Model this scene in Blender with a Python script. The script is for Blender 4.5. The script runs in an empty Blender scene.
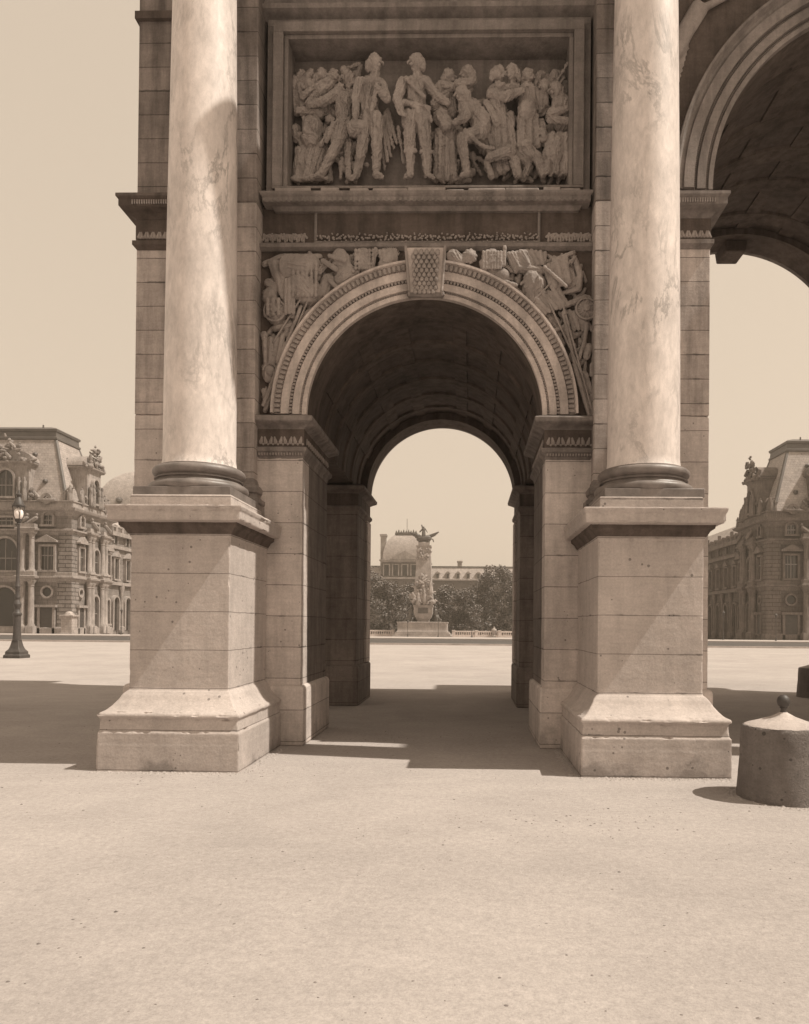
import bpy, bmesh, math, random
from mathutils import Vector, Matrix
from mathutils.noise import noise as NZ
from mathutils.geometry import tessellate_polygon
R = math.radians
rnd = random.Random(7)
sc = bpy.context.scene
col = sc.collection
PI = math.pi

# ------------------------------------------------------------------ camera
cd = bpy.data.cameras.new('camera'); cam = bpy.data.objects.new('camera', cd); col.objects.link(cam)
F_, U0, V0 = 740.0, 453.7, 618.5
yaw, pitch, roll = -0.02096, 0.0084, 0.00856
cam.location = (0.555, -8.7466, 1.447)
cd.sensor_fit = 'VERTICAL'; cd.sensor_height = 36.0; cd.lens = F_ / 1024 * 36
cd.shift_x = -(U0 - 404.5) / 1024; cd.shift_y = (V0 - 512) / 1024
cd.clip_start = .05; cd.clip_end = 3000
fw = Vector((math.sin(yaw) * math.cos(pitch), math.cos(yaw) * math.cos(pitch), math.sin(pitch)))
rt0 = Vector((math.cos(yaw), -math.sin(yaw), 0)); up0 = rt0.cross(fw)
rt = rt0 * math.cos(roll) + up0 * math.sin(roll); up = up0 * math.cos(roll) - rt0 * math.sin(roll)
cam.rotation_euler = Matrix((rt, up, -fw)).transposed().to_euler()
sc.camera = cam

# ------------------------------------------------------------------ sky, sun, exposure
SUN_EL, SUN_AZ = R(56), R(9.5)          # from the right, a little in front of the facade
sdir = Vector((math.cos(SUN_EL) * math.cos(SUN_AZ), -math.cos(SUN_EL) * math.sin(SUN_AZ), math.sin(SUN_EL)))
w = bpy.data.worlds.new('World'); sc.world = w; w.use_nodes = True
nt = w.node_tree; nt.nodes.clear()
N = nt.nodes.new
sky = N('ShaderNodeTexSky'); sky.sky_type = 'NISHITA'; sky.sun_disc = False
sky.sun_elevation = SUN_EL; sky.sun_rotation = math.atan2(sdir.x, sdir.y)
sky.dust_density = 3.0; sky.air_density = 1.5
bw = N('ShaderNodeRGBToBW'); pw = N('ShaderNodeMath'); pw.operation = 'POWER'; pw.inputs[1].default_value = .22
mx = N('ShaderNodeMixRGB'); mx.blend_type = 'MULTIPLY'; mx.inputs[0].default_value = 1; mx.inputs[2].default_value = (1.69, 1.39, 1.085, 1)
bg = N('ShaderNodeBackground'); bg.inputs[1].default_value = .15
out = N('ShaderNodeOutputWorld')
L = nt.links.new
L(sky.outputs[0], bw.inputs[0]); L(bw.outputs[0], pw.inputs[0]); L(pw.outputs[0], mx.inputs[1]); L(mx.outputs[0], bg.inputs[0]); L(bg.outputs[0], out.inputs[0])
sd = bpy.data.lights.new('sun', 'SUN'); sd.energy = 2.2; sd.angle = R(.55); sd.color = (1, .915, .79)
so = bpy.data.objects.new('sun', sd); col.objects.link(so); so.rotation_euler = sdir.to_track_quat('Z', 'Y').to_euler(); so.location = (40, -10, 60)
vs = sc.view_settings; vs.view_transform = 'Standard'; vs.look = 'None'; vs.gamma = 1; vs.use_curve_mapping = False; vs.exposure = 1.2
sc.render.engine = 'CYCLES'
cy = sc.cycles; cy.max_bounces = 8; cy.diffuse_bounces = 6; cy.glossy_bounces = 2; cy.volume_bounces = 0; cy.use_denoising = True
HAZE_DENSITY = 0.0008

# ------------------------------------------------------------------ materials
def S(v, k=1.0):
    return (min(1, v * (1 + .13 * k)), v, v * (1 - .065 * k), 1)
MATS = {}
def newmat(name):
    m = bpy.data.materials.new(name); m.use_nodes = True
    t = m.node_tree; t.nodes.clear()
    o = t.nodes.new('ShaderNodeOutputMaterial'); b = t.nodes.new('ShaderNodeBsdfPrincipled')
    t.links.new(b.outputs[0], o.inputs[0]); MATS[name] = m
    return m, t, b
def node(t, k, **kw):
    n = t.nodes.new(k)
    for a, v in kw.items():
        if a.startswith('i_'): n.inputs[int(a[2:])].default_value = v
        else: setattr(n, a, v)
    return n
def noise(t, vec, scale, detail=4, rough=.55, dist=0):
    n = t.nodes.new('ShaderNodeTexNoise'); n.inputs['Scale'].default_value = scale; n.inputs['Detail'].default_value = detail
    n.inputs['Roughness'].default_value = rough; n.inputs['Distortion'].default_value = dist
    t.links.new(vec, n.inputs['Vector']); return n.outputs['Fac']
def ramp(t, fac, a, b, ca, cb):
    r = t.nodes.new('ShaderNodeMapRange'); r.inputs[1].default_value = a; r.inputs[2].default_value = b
    r.inputs[3].default_value = ca; r.inputs[4].default_value = cb; t.links.new(fac, r.inputs[0]); return r.outputs[0]
def mul(t, a, b):
    n = t.nodes.new('ShaderNodeMath'); n.operation = 'MULTIPLY'
    t.links.new(a, n.inputs[0])
    if isinstance(b, float): n.inputs[1].default_value = b
    else: t.links.new(b, n.inputs[1])
    return n.outputs[0]
def vscale(t, c, f):
    n = t.nodes.new('ShaderNodeVectorMath'); n.operation = 'SCALE'
    t.links.new(c, n.inputs[0]); t.links.new(f, n.inputs['Scale']); return n.outputs[0]
def stone(name, v, row=None, bscale=28, width=1.25, zoff=0, xoff=0, mort=.5, var=.12, blotch=.25, bump=.25, rough=.88, k=1.0, soot=0, pits=0, msize=.006, fine=45, damp=0):
    m, t, b = newmat(name)
    g = t.nodes.new('ShaderNodeNewGeometry'); pos = g.outputs['Position']
    sep = node(t, 'ShaderNodeSeparateXYZ'); t.links.new(pos, sep.inputs[0])
    h = None
    if row:
        ad = node(t, 'ShaderNodeMath', operation='ADD'); t.links.new(sep.outputs[0], ad.inputs[0]); t.links.new(sep.outputs[1], ad.inputs[1])
        ad2 = node(t, 'ShaderNodeMath', operation='ADD'); t.links.new(ad.outputs[0], ad2.inputs[0]); ad2.inputs[1].default_value = 50 + xoff
        az = node(t, 'ShaderNodeMath', operation='ADD'); t.links.new(sep.outputs[2], az.inputs[0]); az.inputs[1].default_value = 20 * row - zoff
        cm = node(t, 'ShaderNodeCombineXYZ'); t.links.new(ad2.outputs[0], cm.inputs[0]); t.links.new(az.outputs[0], cm.inputs[1])
        # joints wander a little and vary in darkness
        wv = node(t, 'ShaderNodeTexNoise'); wv.inputs['Scale'].default_value = 3.0; t.links.new(pos, wv.inputs['Vector'])
        wob = node(t, 'ShaderNodeVectorMath', operation='MULTIPLY_ADD'); t.links.new(wv.outputs['Color'], wob.inputs[0]); wob.inputs[1].default_value = (.012, .012, 0); t.links.new(cm.outputs[0], wob.inputs[2])
        br = node(t, 'ShaderNodeTexBrick'); br.offset = .5; t.links.new(wob.outputs[0], br.inputs['Vector'])
        br.inputs['Color1'].default_value = S(v * (1 - var), k); br.inputs['Color2'].default_value = S(v * (1 + var), k); br.inputs['Mortar'].default_value = S(v * mort, k * 1.2)
        br.inputs['Scale'].default_value = 1; br.inputs['Mortar Size'].default_value = msize; br.inputs['Mortar Smooth'].default_value = .4
        br.inputs['Brick Width'].default_value = width; br.inputs['Row Height'].default_value = row
        c = br.outputs[0]; h = br.outputs['Fac']
        # some joints have opened into ragged dark cracks
        br2 = node(t, 'ShaderNodeTexBrick'); br2.offset = .5
        wb2 = node(t, 'ShaderNodeTexNoise'); wb2.inputs['Scale'].default_value = 14.0; t.links.new(pos, wb2.inputs['Vector'])
        wo2 = node(t, 'ShaderNodeVectorMath', operation='MULTIPLY_ADD'); t.links.new(wb2.outputs['Color'], wo2.inputs[0]); wo2.inputs[1].default_value = (0, .03, 0); t.links.new(cm.outputs[0], wo2.inputs[2])
        sh_ = node(t, 'ShaderNodeVectorMath', operation='SUBTRACT'); t.links.new(wo2.outputs[0], sh_.inputs[0]); sh_.inputs[1].default_value = (0, .012, 0)
        t.links.new(sh_.outputs[0], br2.inputs['Vector'])
        for nm, vv in (('Scale', 1), ('Mortar Size', msize * 2.0), ('Mortar Smooth', .1), ('Brick Width', width), ('Row Height', row)): br2.inputs[nm].default_value = vv
        ck = mul(t, br2.outputs['Fac'], ramp(t, noise(t, pos, 2.6, 4, .6), .55, .64, 0, .42))
    else:
        rgb = node(t, 'ShaderNodeRGB'); rgb.outputs[0].default_value = S(v, k); c = rgb.outputs[0]
    n1 = noise(t, pos, .9, 5, .6, .4); f = ramp(t, n1, .3, .7, 1 - blotch, 1 + blotch * .6)
    n2 = noise(t, pos, 9, 6, .65); f = mul(t, f, ramp(t, n2, .3, .7, 1 - blotch * .5, 1 + blotch * .3))
    n3 = noise(t, pos, fine, 3, .7); f = mul(t, f, ramp(t, n3, .3, .7, .88, 1.09))
    mpz = node(t, 'ShaderNodeMapping'); mpz.inputs['Scale'].default_value = (3, 3, 26); t.links.new(pos, mpz.inputs[0])
    f = mul(t, f, ramp(t, noise(t, mpz.outputs[0], 1.0, 4, .7), .3, .7, .93, 1.05))
    if row:
        iv = node(t, 'ShaderNodeMath', operation='SUBTRACT'); iv.inputs[0].default_value = 1; t.links.new(ck, iv.inputs[1]); f = mul(t, f, iv.outputs[0])
    if soot:     # streaks of crust running down the stone
        mp = node(t, 'ShaderNodeMapping'); mp.inputs['Scale'].default_value = (5, 5, .55); t.links.new(pos, mp.inputs[0])
        n4 = noise(t, mp.outputs[0], 1.4, 5, .6); f = mul(t, f, ramp(t, n4, .42, .66, 1, 1 - soot))
    if pits:
        vo = node(t, 'ShaderNodeTexVoronoi'); vo.inputs['Scale'].default_value = 11; t.links.new(pos, vo.inputs['Vector'])
        n5 = noise(t, pos, 2.2, 2)
        pm = ramp(t, n5, .42, .60, 0, .16 * pits)
        lt = node(t, 'ShaderNodeMath', operation='LESS_THAN'); t.links.new(vo.outputs['Distance'], lt.inputs[0]); t.links.new(pm, lt.inputs[1])
        f = mul(t, f, ramp(t, lt.outputs[0], 0, 1, 1, .5))
    if damp:     # rising damp and splashes near the ground, with a ragged edge
        n6 = noise(t, pos, 2.1, 5, .65)
        ad3 = node(t, 'ShaderNodeMath', operation='MULTIPLY_ADD'); t.links.new(n6, ad3.inputs[0]); ad3.inputs[1].default_value = -1.1; t.links.new(sep.outputs[2], ad3.inputs[2])
        f = mul(t, f, ramp(t, ad3.outputs[0], -.60, -.46, 1 - damp, 1))
    c = vscale(t, c, f)
    t.links.new(c, b.inputs['Base Color']); b.inputs['Roughness'].default_value = rough; b.inputs['Specular IOR Level'].default_value = .25
    bp = node(t, 'ShaderNodeBump'); bp.inputs['Strength'].default_value = bump; bp.inputs['Distance'].default_value = .02
    n7 = noise(t, pos, bscale, 6, .7)
    if h is not None:
        sb = node(t, 'ShaderNodeMath', operation='MULTIPLY_ADD'); t.links.new(h, sb.inputs[0]); sb.inputs[1].default_value = -.8; t.links.new(n7, sb.inputs[2]); n7 = sb.outputs[0]
    t.links.new(n7, bp.inputs['Height']); t.links.new(bp.outputs[0], b.inputs['Normal'])
    return m
def plain(name, v, rough=.7, k=1.0, blotch=.2, sc_=3, bump=0, metal=0):
    m, t, b = newmat(name)
    tc = t.nodes.new('ShaderNodeNewGeometry'); pos = tc.outputs['Position']
    rgb = node(t, 'ShaderNodeRGB'); rgb.outputs[0].default_value = S(v, k)
    f = ramp(t, noise(t, pos, sc_, 5, .6), .3, .7, 1 - blotch, 1 + blotch)
    t.links.new(vscale(t, rgb.outputs[0], f), b.inputs['Base Color']); b.inputs['Roughness'].default_value = rough; b.inputs['Metallic'].default_value = metal
    if bump:
        bp = node(t, 'ShaderNodeBump'); bp.inputs['Strength'].default_value = bump; bp.inputs['Distance'].default_value = .02
        t.links.new(noise(t, pos, sc_ * 6, 5, .7), bp.inputs['Height']); t.links.new(bp.outputs[0], b.inputs['Normal'])
    return m
M_PED = stone('pedestal_limestone', .44, row=.385, width=60, zoff=.02, xoff=.9, mort=.5, var=.05, blotch=.16, soot=.12, pits=1, msize=.005, damp=.32)
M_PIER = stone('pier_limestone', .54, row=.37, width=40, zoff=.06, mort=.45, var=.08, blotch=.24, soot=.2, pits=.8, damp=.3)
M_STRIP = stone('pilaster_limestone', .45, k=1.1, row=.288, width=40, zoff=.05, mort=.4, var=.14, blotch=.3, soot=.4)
M_PSHADE = stone('shaded_passage_stone', .19, row=.37, width=40, zoff=.06, mort=.5, var=.08, blotch=.3, soot=.35, k=1.4)  # pier stone with the passage's shade put into its colour, plus soot streaks
M_STRIPU = stone('dimmed_upper_courses', .23, row=.288, width=40, zoff=.05, mort=.4, var=.16, blotch=.35, soot=.5, k=1.3)  # pilaster stone darkened high up: lens falloff put into the colour, plus crust
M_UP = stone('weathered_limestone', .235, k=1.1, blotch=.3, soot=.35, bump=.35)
M_ARCHI = stone('arch_moulding_stone', .55, k=1.1, row=None, blotch=.3, soot=.3, bump=.3)
M_CARVE = stone('carved_limestone', .33, k=1.1, blotch=.3, soot=.22, bump=.35, fine=80)
M_DARK = stone('soot_and_shade_limestone', .105, k=2.0, blotch=.35, soot=.4, bump=.35)  # for undersides and recesses: soot tone with shade put into the colour
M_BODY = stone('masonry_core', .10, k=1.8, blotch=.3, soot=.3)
M_BAL = stone('white_balustrade_stone', .62, blotch=.15, fine=5)
M_BRONZE = plain('dark_bronze', .16, .45, 1.2, .3, 6, .15)
M_IRON = plain('dark_iron', .055, .55, 1.2, .3, 6)
M_GRAN = stone('rough_granite', .28, blotch=.3, bump=2.2, bscale=42, fine=55, soot=.12, pits=1.2)
M_GRANTOP = stone('worn_granite_top', .46, blotch=.3, bump=.6, fine=60)
M_PAL = stone('palace_limestone', .225, row=.62, width=1.7, mort=.62, var=.08, blotch=.22, soot=.25, msize=.03, fine=6)
M_PALR = stone('rusticated_limestone', .25, row=.55, width=1.9, mort=.35, var=.06, blotch=.2, soot=.2, msize=.07, fine=6)
M_PALT = stone('palace_trim_stone', .33, blotch=.28, soot=.3, fine=6)
M_PALS = stone('palace_sculpture_stone', .27, blotch=.35, soot=.3, fine=6)
M_SLATE = stone('slate_roofing', .36, row=.35, width=.5, mort=.7, var=.12, blotch=.18, msize=.02, rough=.6, fine=6)
M_LEAD = plain('lead_trim', .09, .5, 1, .2, 1)
M_GLASS, _t, _b = newmat('window_glass'); _b.inputs['Base Color'].default_value = S(.035); _b.inputs['Roughness'].default_value = .12
M_SASH = plain('painted_sash', .2, .6, 1, .1)
M_DOOR = plain('dark_wood_door', .05, .6, 1.2, .2)
M_FAR = stone('far_palace_stone', .15, blotch=.25, soot=.2, fine=6)
M_MON = stone('monument_limestone', .36, blotch=.25, soot=.2, fine=5)
M_MONB = plain('monument_bronze', .09, .5, 1.1, .3, 2)
M_TRUNK = plain('bark', .07, .9, 1.1, .3, 4)
M_GLOBE = plain('milk_glass', .82, .25, .7, .03)
M_KERB = stone('kerb_granite', .42, blotch=.2, fine=8)
def foliage():
    m, t, b = newmat('foliage')
    g = t.nodes.new('ShaderNodeNewGeometry')
    rgb = node(t, 'ShaderNodeRGB'); rgb.outputs[0].default_value = S(.13, 1.2)
    f = ramp(t, noise(t, g.outputs['Position'], .8, 4, .6), .3, .7, .55, 1.5)
    f = mul(t, f, ramp(t, g.outputs['Random Per Island'], 0, 1, .6, 1.4))
    t.links.new(vscale(t, rgb.outputs[0], f), b.inputs['Base Color']); b.inputs['Roughness'].default_value = .6
    return m
M_LEAF = foliage()
def marble():
    m, t, b = newmat('veined_marble')
    g = t.nodes.new('ShaderNodeNewGeometry'); pos = g.outputs['Position']
    rgb = node(t, 'ShaderNodeRGB'); rgb.outputs[0].default_value = S(.68, .85)
    mp = node(t, 'ShaderNodeMapping'); mp.inputs['Scale'].default_value = (1, 1, .42); mp.inputs['Rotation'].default_value = (.25, .2, .2); t.links.new(pos, mp.inputs[0]); p2 = mp.outputs[0]
    f = ramp(t, noise(t, p2, 3.2, 9, .7, .35), .3, .7, .74, 1.12)
    nv = noise(t, p2, 2.0, 8, .66, .5)
    sb = node(t, 'ShaderNodeMath', operation='SUBTRACT'); t.links.new(nv, sb.inputs[0]); sb.inputs[1].default_value = .5
    ab = node(t, 'ShaderNodeMath', operation='ABSOLUTE'); t.links.new(sb.outputs[0], ab.inputs[0])
    msk = ramp(t, noise(t, pos, .9, 3), .42, .62, 0, 1)
    vein = ramp(t, ab.outputs[0], 0, .03, .42, 0)
    inv = node(t, 'ShaderNodeMath', operation='SUBTRACT'); inv.inputs[0].default_value = 1; t.links.new(mul(t, vein, msk), inv.inputs[1])
    f = mul(t, f, inv.outputs[0])
    f = mul(t, f, ramp(t, noise(t, p2, 16, 7, .75, .3), .3, .7, .80, 1.10))
    t.links.new(vscale(t, rgb.outputs[0], f), b.inputs['Base Color']); b.inputs['Roughness'].default_value = .5; b.inputs['Specular IOR Level'].default_value = .3
    return m
M_MARB = marble()
def groundmat(name, v, speck=1.0):
    m, t, b = newmat(name)
    g = t.nodes.new('ShaderNodeNewGeometry'); pos = g.outputs['Position']
    rgb = node(t, 'ShaderNodeRGB'); rgb.outputs[0].default_value = S(v, .78)
    f = ramp(t, noise(t, pos, .35, 6, .6, .3), .3, .7, .88, 1.06)
    mp = node(t, 'ShaderNodeMapping'); mp.inputs['Scale'].default_value = (.5, 1.6, 1); t.links.new(pos, mp.inputs[0])
    f = mul(t, f, ramp(t, noise(t, mp.outputs[0], 2.2, 7, .7), .3, .7, .95, 1.04))
    f = mul(t, f, ramp(t, noise(t, pos, 22, 7, .8), .3, .72, .78, 1.16)); f = mul(t, f, ramp(t, noise(t, pos, 75, 5, .85), .3, .7, .80, 1.17))
    f = mul(t, f, ramp(t, noise(t, pos, 1.1, 5, .7, 1.2), .35, .68, .94, 1.04)); f = mul(t, f, ramp(t, noise(t, pos, 5.5, 5, .75, .5), .58, .78, 1, .90))
    vo = node(t, 'ShaderNodeTexVoronoi'); vo.inputs['Scale'].default_value = 17; t.links.new(pos, vo.inputs['Vector'])
    pm = ramp(t, noise(t, pos, 1.7, 4, .7), .44, .70, 0, .17 * speck)
    rn = node(t, 'ShaderNodeSeparateColor'); t.links.new(vo.outputs['Color'], rn.inputs[0])
    pm = mul(t, pm, rn.outputs[0])
    lt = node(t, 'ShaderNodeMath', operation='LESS_THAN'); t.links.new(vo.outputs['Distance'], lt.inputs[0]); t.links.new(pm, lt.inputs[1])
    f = mul(t, f, ramp(t, lt.outputs[0], 0, 1, 1, .62))
    t.links.new(vscale(t, rgb.outputs[0], f), b.inputs['Base Color']); b.inputs['Roughness'].default_value = 1; b.inputs['Specular IOR Level'].default_value = 0
    bp = node(t, 'ShaderNodeBump'); bp.inputs['Strength'].default_value = .4; bp.inputs['Distance'].default_value = .02
    t.links.new(noise(t, pos, 40, 6, .75), bp.inputs['Height']); t.links.new(bp.outputs[0], b.inputs['Normal'])
    return m
M_SAND = groundmat('sandy_gravel', .39)
M_ROAD = plain('macadam', .06, .95, 1.0, .2, .6)
M_PAVE = plain('pavement_stone', .34, .9, .95, .12, .7)
M_PEB = plain('pebble', .16, .9, 1.1, .5, 8)

# ------------------------------------------------------------------ mesh helpers
class MB:
    def __init__(s, T=None): s.v = []; s.f = []; s.T = T or (lambda p: p)
    def add(s, vs, fs):
        n = len(s.v); s.v += [tuple(s.T(Vector(p))) for p in vs]; s.f += [tuple(n + i for i in f) for f in fs]; return s
    def box(s, x0, x1, y0, y1, z0, z1):
        if x0 > x1: x0, x1 = x1, x0
        if y0 > y1: y0, y1 = y1, y0
        return s.add([(x0, y0, z0), (x1, y0, z0), (x1, y1, z0), (x0, y1, z0), (x0, y0, z1), (x1, y0, z1), (x1, y1, z1), (x0, y1, z1)],
                     [(3, 2, 1, 0), (4, 5, 6, 7), (0, 1, 5, 4), (1, 2, 6, 5), (2, 3, 7, 6), (3, 0, 4, 7)])
    def rlathe(s, x0, x1, y0, y1, prof, back=True, fx=None):
        """rectangle swept up a profile of (offset, z); back=False keeps the y1 side flat"""
        vs = []
        for o, z in prof:
            yb = y1 + (o if back else 0); q = o * fx(z) if fx else o
            vs += [(x0 - q, y0 - o, z), (x1 + q, y0 - o, z), (x1 + q, yb, z), (x0 - q, yb, z)]
        fs = [(3, 2, 1, 0)]; n = len(prof)
        for i in range(n - 1):
            for j in range(4):
                a = i * 4 + j; b = i * 4 + (j + 1) % 4
                fs.append((a, b, b + 4, a + 4))
        q = 4 * (n - 1); fs.append((q, q + 1, q + 2, q + 3))
        return s.add(vs, fs)
    def lathe(s, prof, c=(0, 0, 0), seg=48):
        vs = []; fs = []; n = len(prof)
        for r, z in prof:
            for i in range(seg):
                a = 2 * PI * i / seg; vs.append((c[0] + r * math.cos(a), c[1] + r * math.sin(a), c[2] + z))
        for k in range(n - 1):
            for i in range(seg):
                j = (i + 1) % seg; fs.append((k * seg + i, k * seg + j, (k + 1) * seg + j, (k + 1) * seg + i))
        fs.append(tuple(range(seg - 1, -1, -1))); fs.append(tuple((n - 1) * seg + i for i in range(seg)))
        return s.add(vs, fs)
    def prism(s, poly, y0, y1):
        """polygon in (x,z), extruded in y"""
        n = len(poly); vs = [(x, y0, z) for x, z in poly] + [(x, y1, z) for x, z in poly]
        tri = tessellate_polygon([[Vector((x, z, 0)) for x, z in poly]])
        fs = [tuple(t) for t in tri] + [tuple(n + i for i in reversed(t)) for t in tri]
        for i in range(n): j = (i + 1) % n; fs.append((i, j, n + j, n + i))
        return s.add(vs, fs)
    def arc(s, prof, c, a0=0, a1=PI, seg=72):
        """closed profile in (r, y) swept about a horizontal y axis through c=(x,z)"""
        vs = []; fs = []; n = len(prof)
        for k in range(seg + 1):
            a = a0 + (a1 - a0) * k / seg
            for r, y in prof: vs.append((c[0] + r * math.cos(a), y, c[1] + r * math.sin(a)))
        for k in range(seg):
            for i in range(n):
                j = (i + 1) % n; fs.append((k * n + i, k * n + j, (k + 1) * n + j, (k + 1) * n + i))
        fs.append(tuple(range(n))); fs.append(tuple(seg * n + i for i in range(n - 1, -1, -1)))
        return s.add(vs, fs)
    def caps(s, p0, r0, p1=None, r1=None, fy=1.0, seg=8, rings=5):
        """capsule / ellipsoid as the hull of two spheres; fy squashes each sphere in y"""
        p1 = p1 if p1 is not None else p0; r1 = r0 if r1 is None else r1
        bm = bmesh.new()
        for p, r in ((p0, r0), (p1, r1)):
            for i in range(rings + 1):
                th = PI * i / rings
                for j in range(1 if i in (0, rings) else seg):
                    ph = 2 * PI * j / seg
                    bm.verts.new((p[0] + r * math.sin(th) * math.cos(ph), p[1] + fy * r * math.sin(th) * math.sin(ph), p[2] + r * math.cos(th)))
        res = bmesh.ops.convex_hull(bm, input=bm.verts)
        bm.verts.index_update()
        used = {}; vs = []; fs = []
        for f in bm.faces:
            ff = []
            for vtx in f.verts:
                if vtx.index not in used: used[vtx.index] = len(vs); vs.append(tuple(vtx.co))
                ff.append(used[vtx.index])
            fs.append(tuple(ff))
        bm.free(); return s.add(vs, fs)
    def tube(s, pts, r, seg=8):
        for a, b in zip(pts[:-1], pts[1:]): s.caps(a, r, b, r, seg=seg, rings=4)
        return s
    def build(s, name, m, parent=None, smooth=30, bevel=0, fix=True):
        me = bpy.data.meshes.new(name); me.from_pydata(s.v, [], s.f); me.materials.append(m)
        if fix:
            bm = bmesh.new(); bm.from_mesh(me); bmesh.ops.recalc_face_normals(bm, faces=bm.faces); bm.to_mesh(me); bm.free()
        o = bpy.data.objects.new(name, me); col.objects.link(o)
        if parent: o.parent = parent
        if smooth: me.shade_smooth(); me.set_sharp_from_angle(angle=R(smooth))
        if bevel:
            b = o.modifiers.new('bevel', 'BEVEL'); b.width = bevel; b.segments = 2; b.limit_method = 'ANGLE'; b.angle_limit = R(40)
        return o
def remesh(o, voxel, sm=2, jitter=0):
    """melt overlapping pieces of one carving into a single skin"""
    md = o.modifiers.new('melt', 'REMESH'); md.mode = 'VOXEL'; md.voxel_size = voxel
    s2 = o.modifiers.new('soft', 'SMOOTH'); s2.factor = .5; s2.iterations = sm
    dg = bpy.context.evaluated_depsgraph_get(); me = bpy.data.meshes.new_from_object(o.evaluated_get(dg))
    old = o.data; mt = old.materials[0]; o.modifiers.clear(); o.data = me; me.name = o.name
    if not me.materials: me.materials.append(mt)
    if jitter:
        co = [0.0] * (3 * len(me.vertices)); me.vertices.foreach_get('co', co); no = [tuple(v.normal) for v in me.vertices]
        for i in range(len(no)):
            p = Vector(co[3 * i:3 * i + 3])
            f = jitter * (.9 - 3.2 * abs(NZ(Vector((p.x * 17 + 4 * NZ(p * 5), p.y * 17, p.z * 4.5)))) + .8 * NZ(p * 42) - 1.2 * max(0, .25 - abs(NZ(Vector((p.x * 8 + p.z * 10, 3, p.z * 22))))))
            for q in range(3): co[3 * i + q] += no[i][q] * f
        me.vertices.foreach_set('co', co); me.update()
    me.shade_smooth(); return o
def wear(o, voxel, amp, chip):
    """weathered masonry: soft arrises, chipped corners, slightly uneven faces"""
    remesh(o, voxel, 0); me = o.data
    co = [0.0] * (3 * len(me.vertices)); me.vertices.foreach_get('co', co); no = [tuple(v.normal) for v in me.vertices]
    for i in range(len(no)):
        p = Vector(co[3 * i:3 * i + 3]); n = no[i]; m = max(abs(n[0]), abs(n[1]), abs(n[2]))
        f = amp * NZ(p * 6) + amp * .4 * NZ(p * 30)
        if m < .97 and not .572 < p.z < .782: f -= chip * max(0, NZ(p * 7.5) + .5 * NZ(p * 23) - .12)
        for q in range(3): co[3 * i + q] += n[q] * f
    me.vertices.foreach_set('co', co); me.update(); me.shade_smooth(); me.set_sharp_from_angle(angle=R(38))
def tag(o, label=None, cat=None, group=None, kind=None):
    if label: o['label'] = label
    if cat: o['category'] = cat
    if group: o['group'] = group
    if kind: o['kind'] = kind
    return o
def empty(name, loc, label, cat, group=None):
    o = bpy.data.objects.new(name, None); col.objects.link(o); o.location = loc; o.empty_display_size = .5
    return tag(o, label, cat, group)
def copy_tree(o, parent=None):
    c = o.copy(); col.objects.link(c)
    if parent: c.parent = parent
    for ch in list(o.children): copy_tree(ch, c)
    return c

# ------------------------------------------------------------------ ground
def gz(y):
    pts = [(-200, 0), (12, 0), (95, -.3), (141, -1.05), (175, -1.6), (900, -1.6)]
    for (a, za), (b, zb) in zip(pts[:-1], pts[1:]):
        if a <= y <= b: return za + (zb - za) * (y - a) / (b - a)
    return 0
def sheet(name, x0, x1, ys, dz, m):
    b = MB()
    for y in ys: b.v += [(x0, y, gz(y) + dz), (x1, y, gz(y) + dz)]
    for i in range(len(ys) - 1): b.f.append((2 * i, 2 * i + 1, 2 * i + 3, 2 * i + 2))
    o = b.build(name, m, smooth=0, fix=False); tag(o, kind='structure'); return o
sheet('ground', -420, 420, [-60, 12, 95, 141, 175, 420], 0, M_SAND)
sheet('road', -300, 300, [48.5, 73], .004, M_ROAD)
def slab(name, x0, x1, y0, y1, h, m):
    b = MB(); z0, z1 = gz(y0), gz(y1)
    b.add([(x0, y0, z0 - .2), (x1, y0, z0 - .2), (x1, y1, z1 - .2), (x0, y1, z1 - .2), (x0, y0, z0 + h), (x1, y0, z0 + h), (x1, y1, z1 + h), (x0, y1, z1 + h)],
          [(3, 2, 1, 0), (4, 5, 6, 7), (0, 1, 5, 4), (1, 2, 6, 5), (2, 3, 7, 6), (3, 0, 4, 7)])
    return tag(b.build(name, m, smooth=0), kind='structure')
slab('kerb', -300, 300, 48, 48.5, .12, M_KERB)
slab('pavement', -300, 300, 73, 84, .13, M_PAVE)
pb = MB()
cc = [(rnd.uniform(-5, 5.5), rnd.uniform(-6.6, 2)) for _ in range(26)]
for i in range(1500):
    if rnd.random() < .55: q = rnd.choice(cc); x, y = q[0] + rnd.gauss(0, .4), q[1] + rnd.gauss(0, .25)
    else: x = rnd.uniform(-6, 6.5); y = rnd.uniform(-7.2, 3)
    if y < -7.3: continue
    r = rnd.choice((.003, .003, .004, .004, .005, .006, .008)) * (.5 + .5 * min(1, (y + 8.7) / 4)) * rnd.uniform(.7, 1.2); a = rnd.uniform(0, PI)
    vs = [(x + r * 1.5 * math.cos(a + k * PI / 3) * rnd.uniform(.7, 1.1), y + r * 1.2 * math.sin(a + k * PI / 3), 0) for k in range(6)] + [(x + rnd.uniform(-.3, .3) * r, y, r * rnd.uniform(.5, .9))]
    pb.add(vs, [(k, (k + 1) % 6, 6) for k in range(6)])
tag(pb.build('gravel', M_PEB, smooth=0), 'small dark pebbles scattered over the pale sandy ground', 'gravel', kind='stuff')

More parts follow.
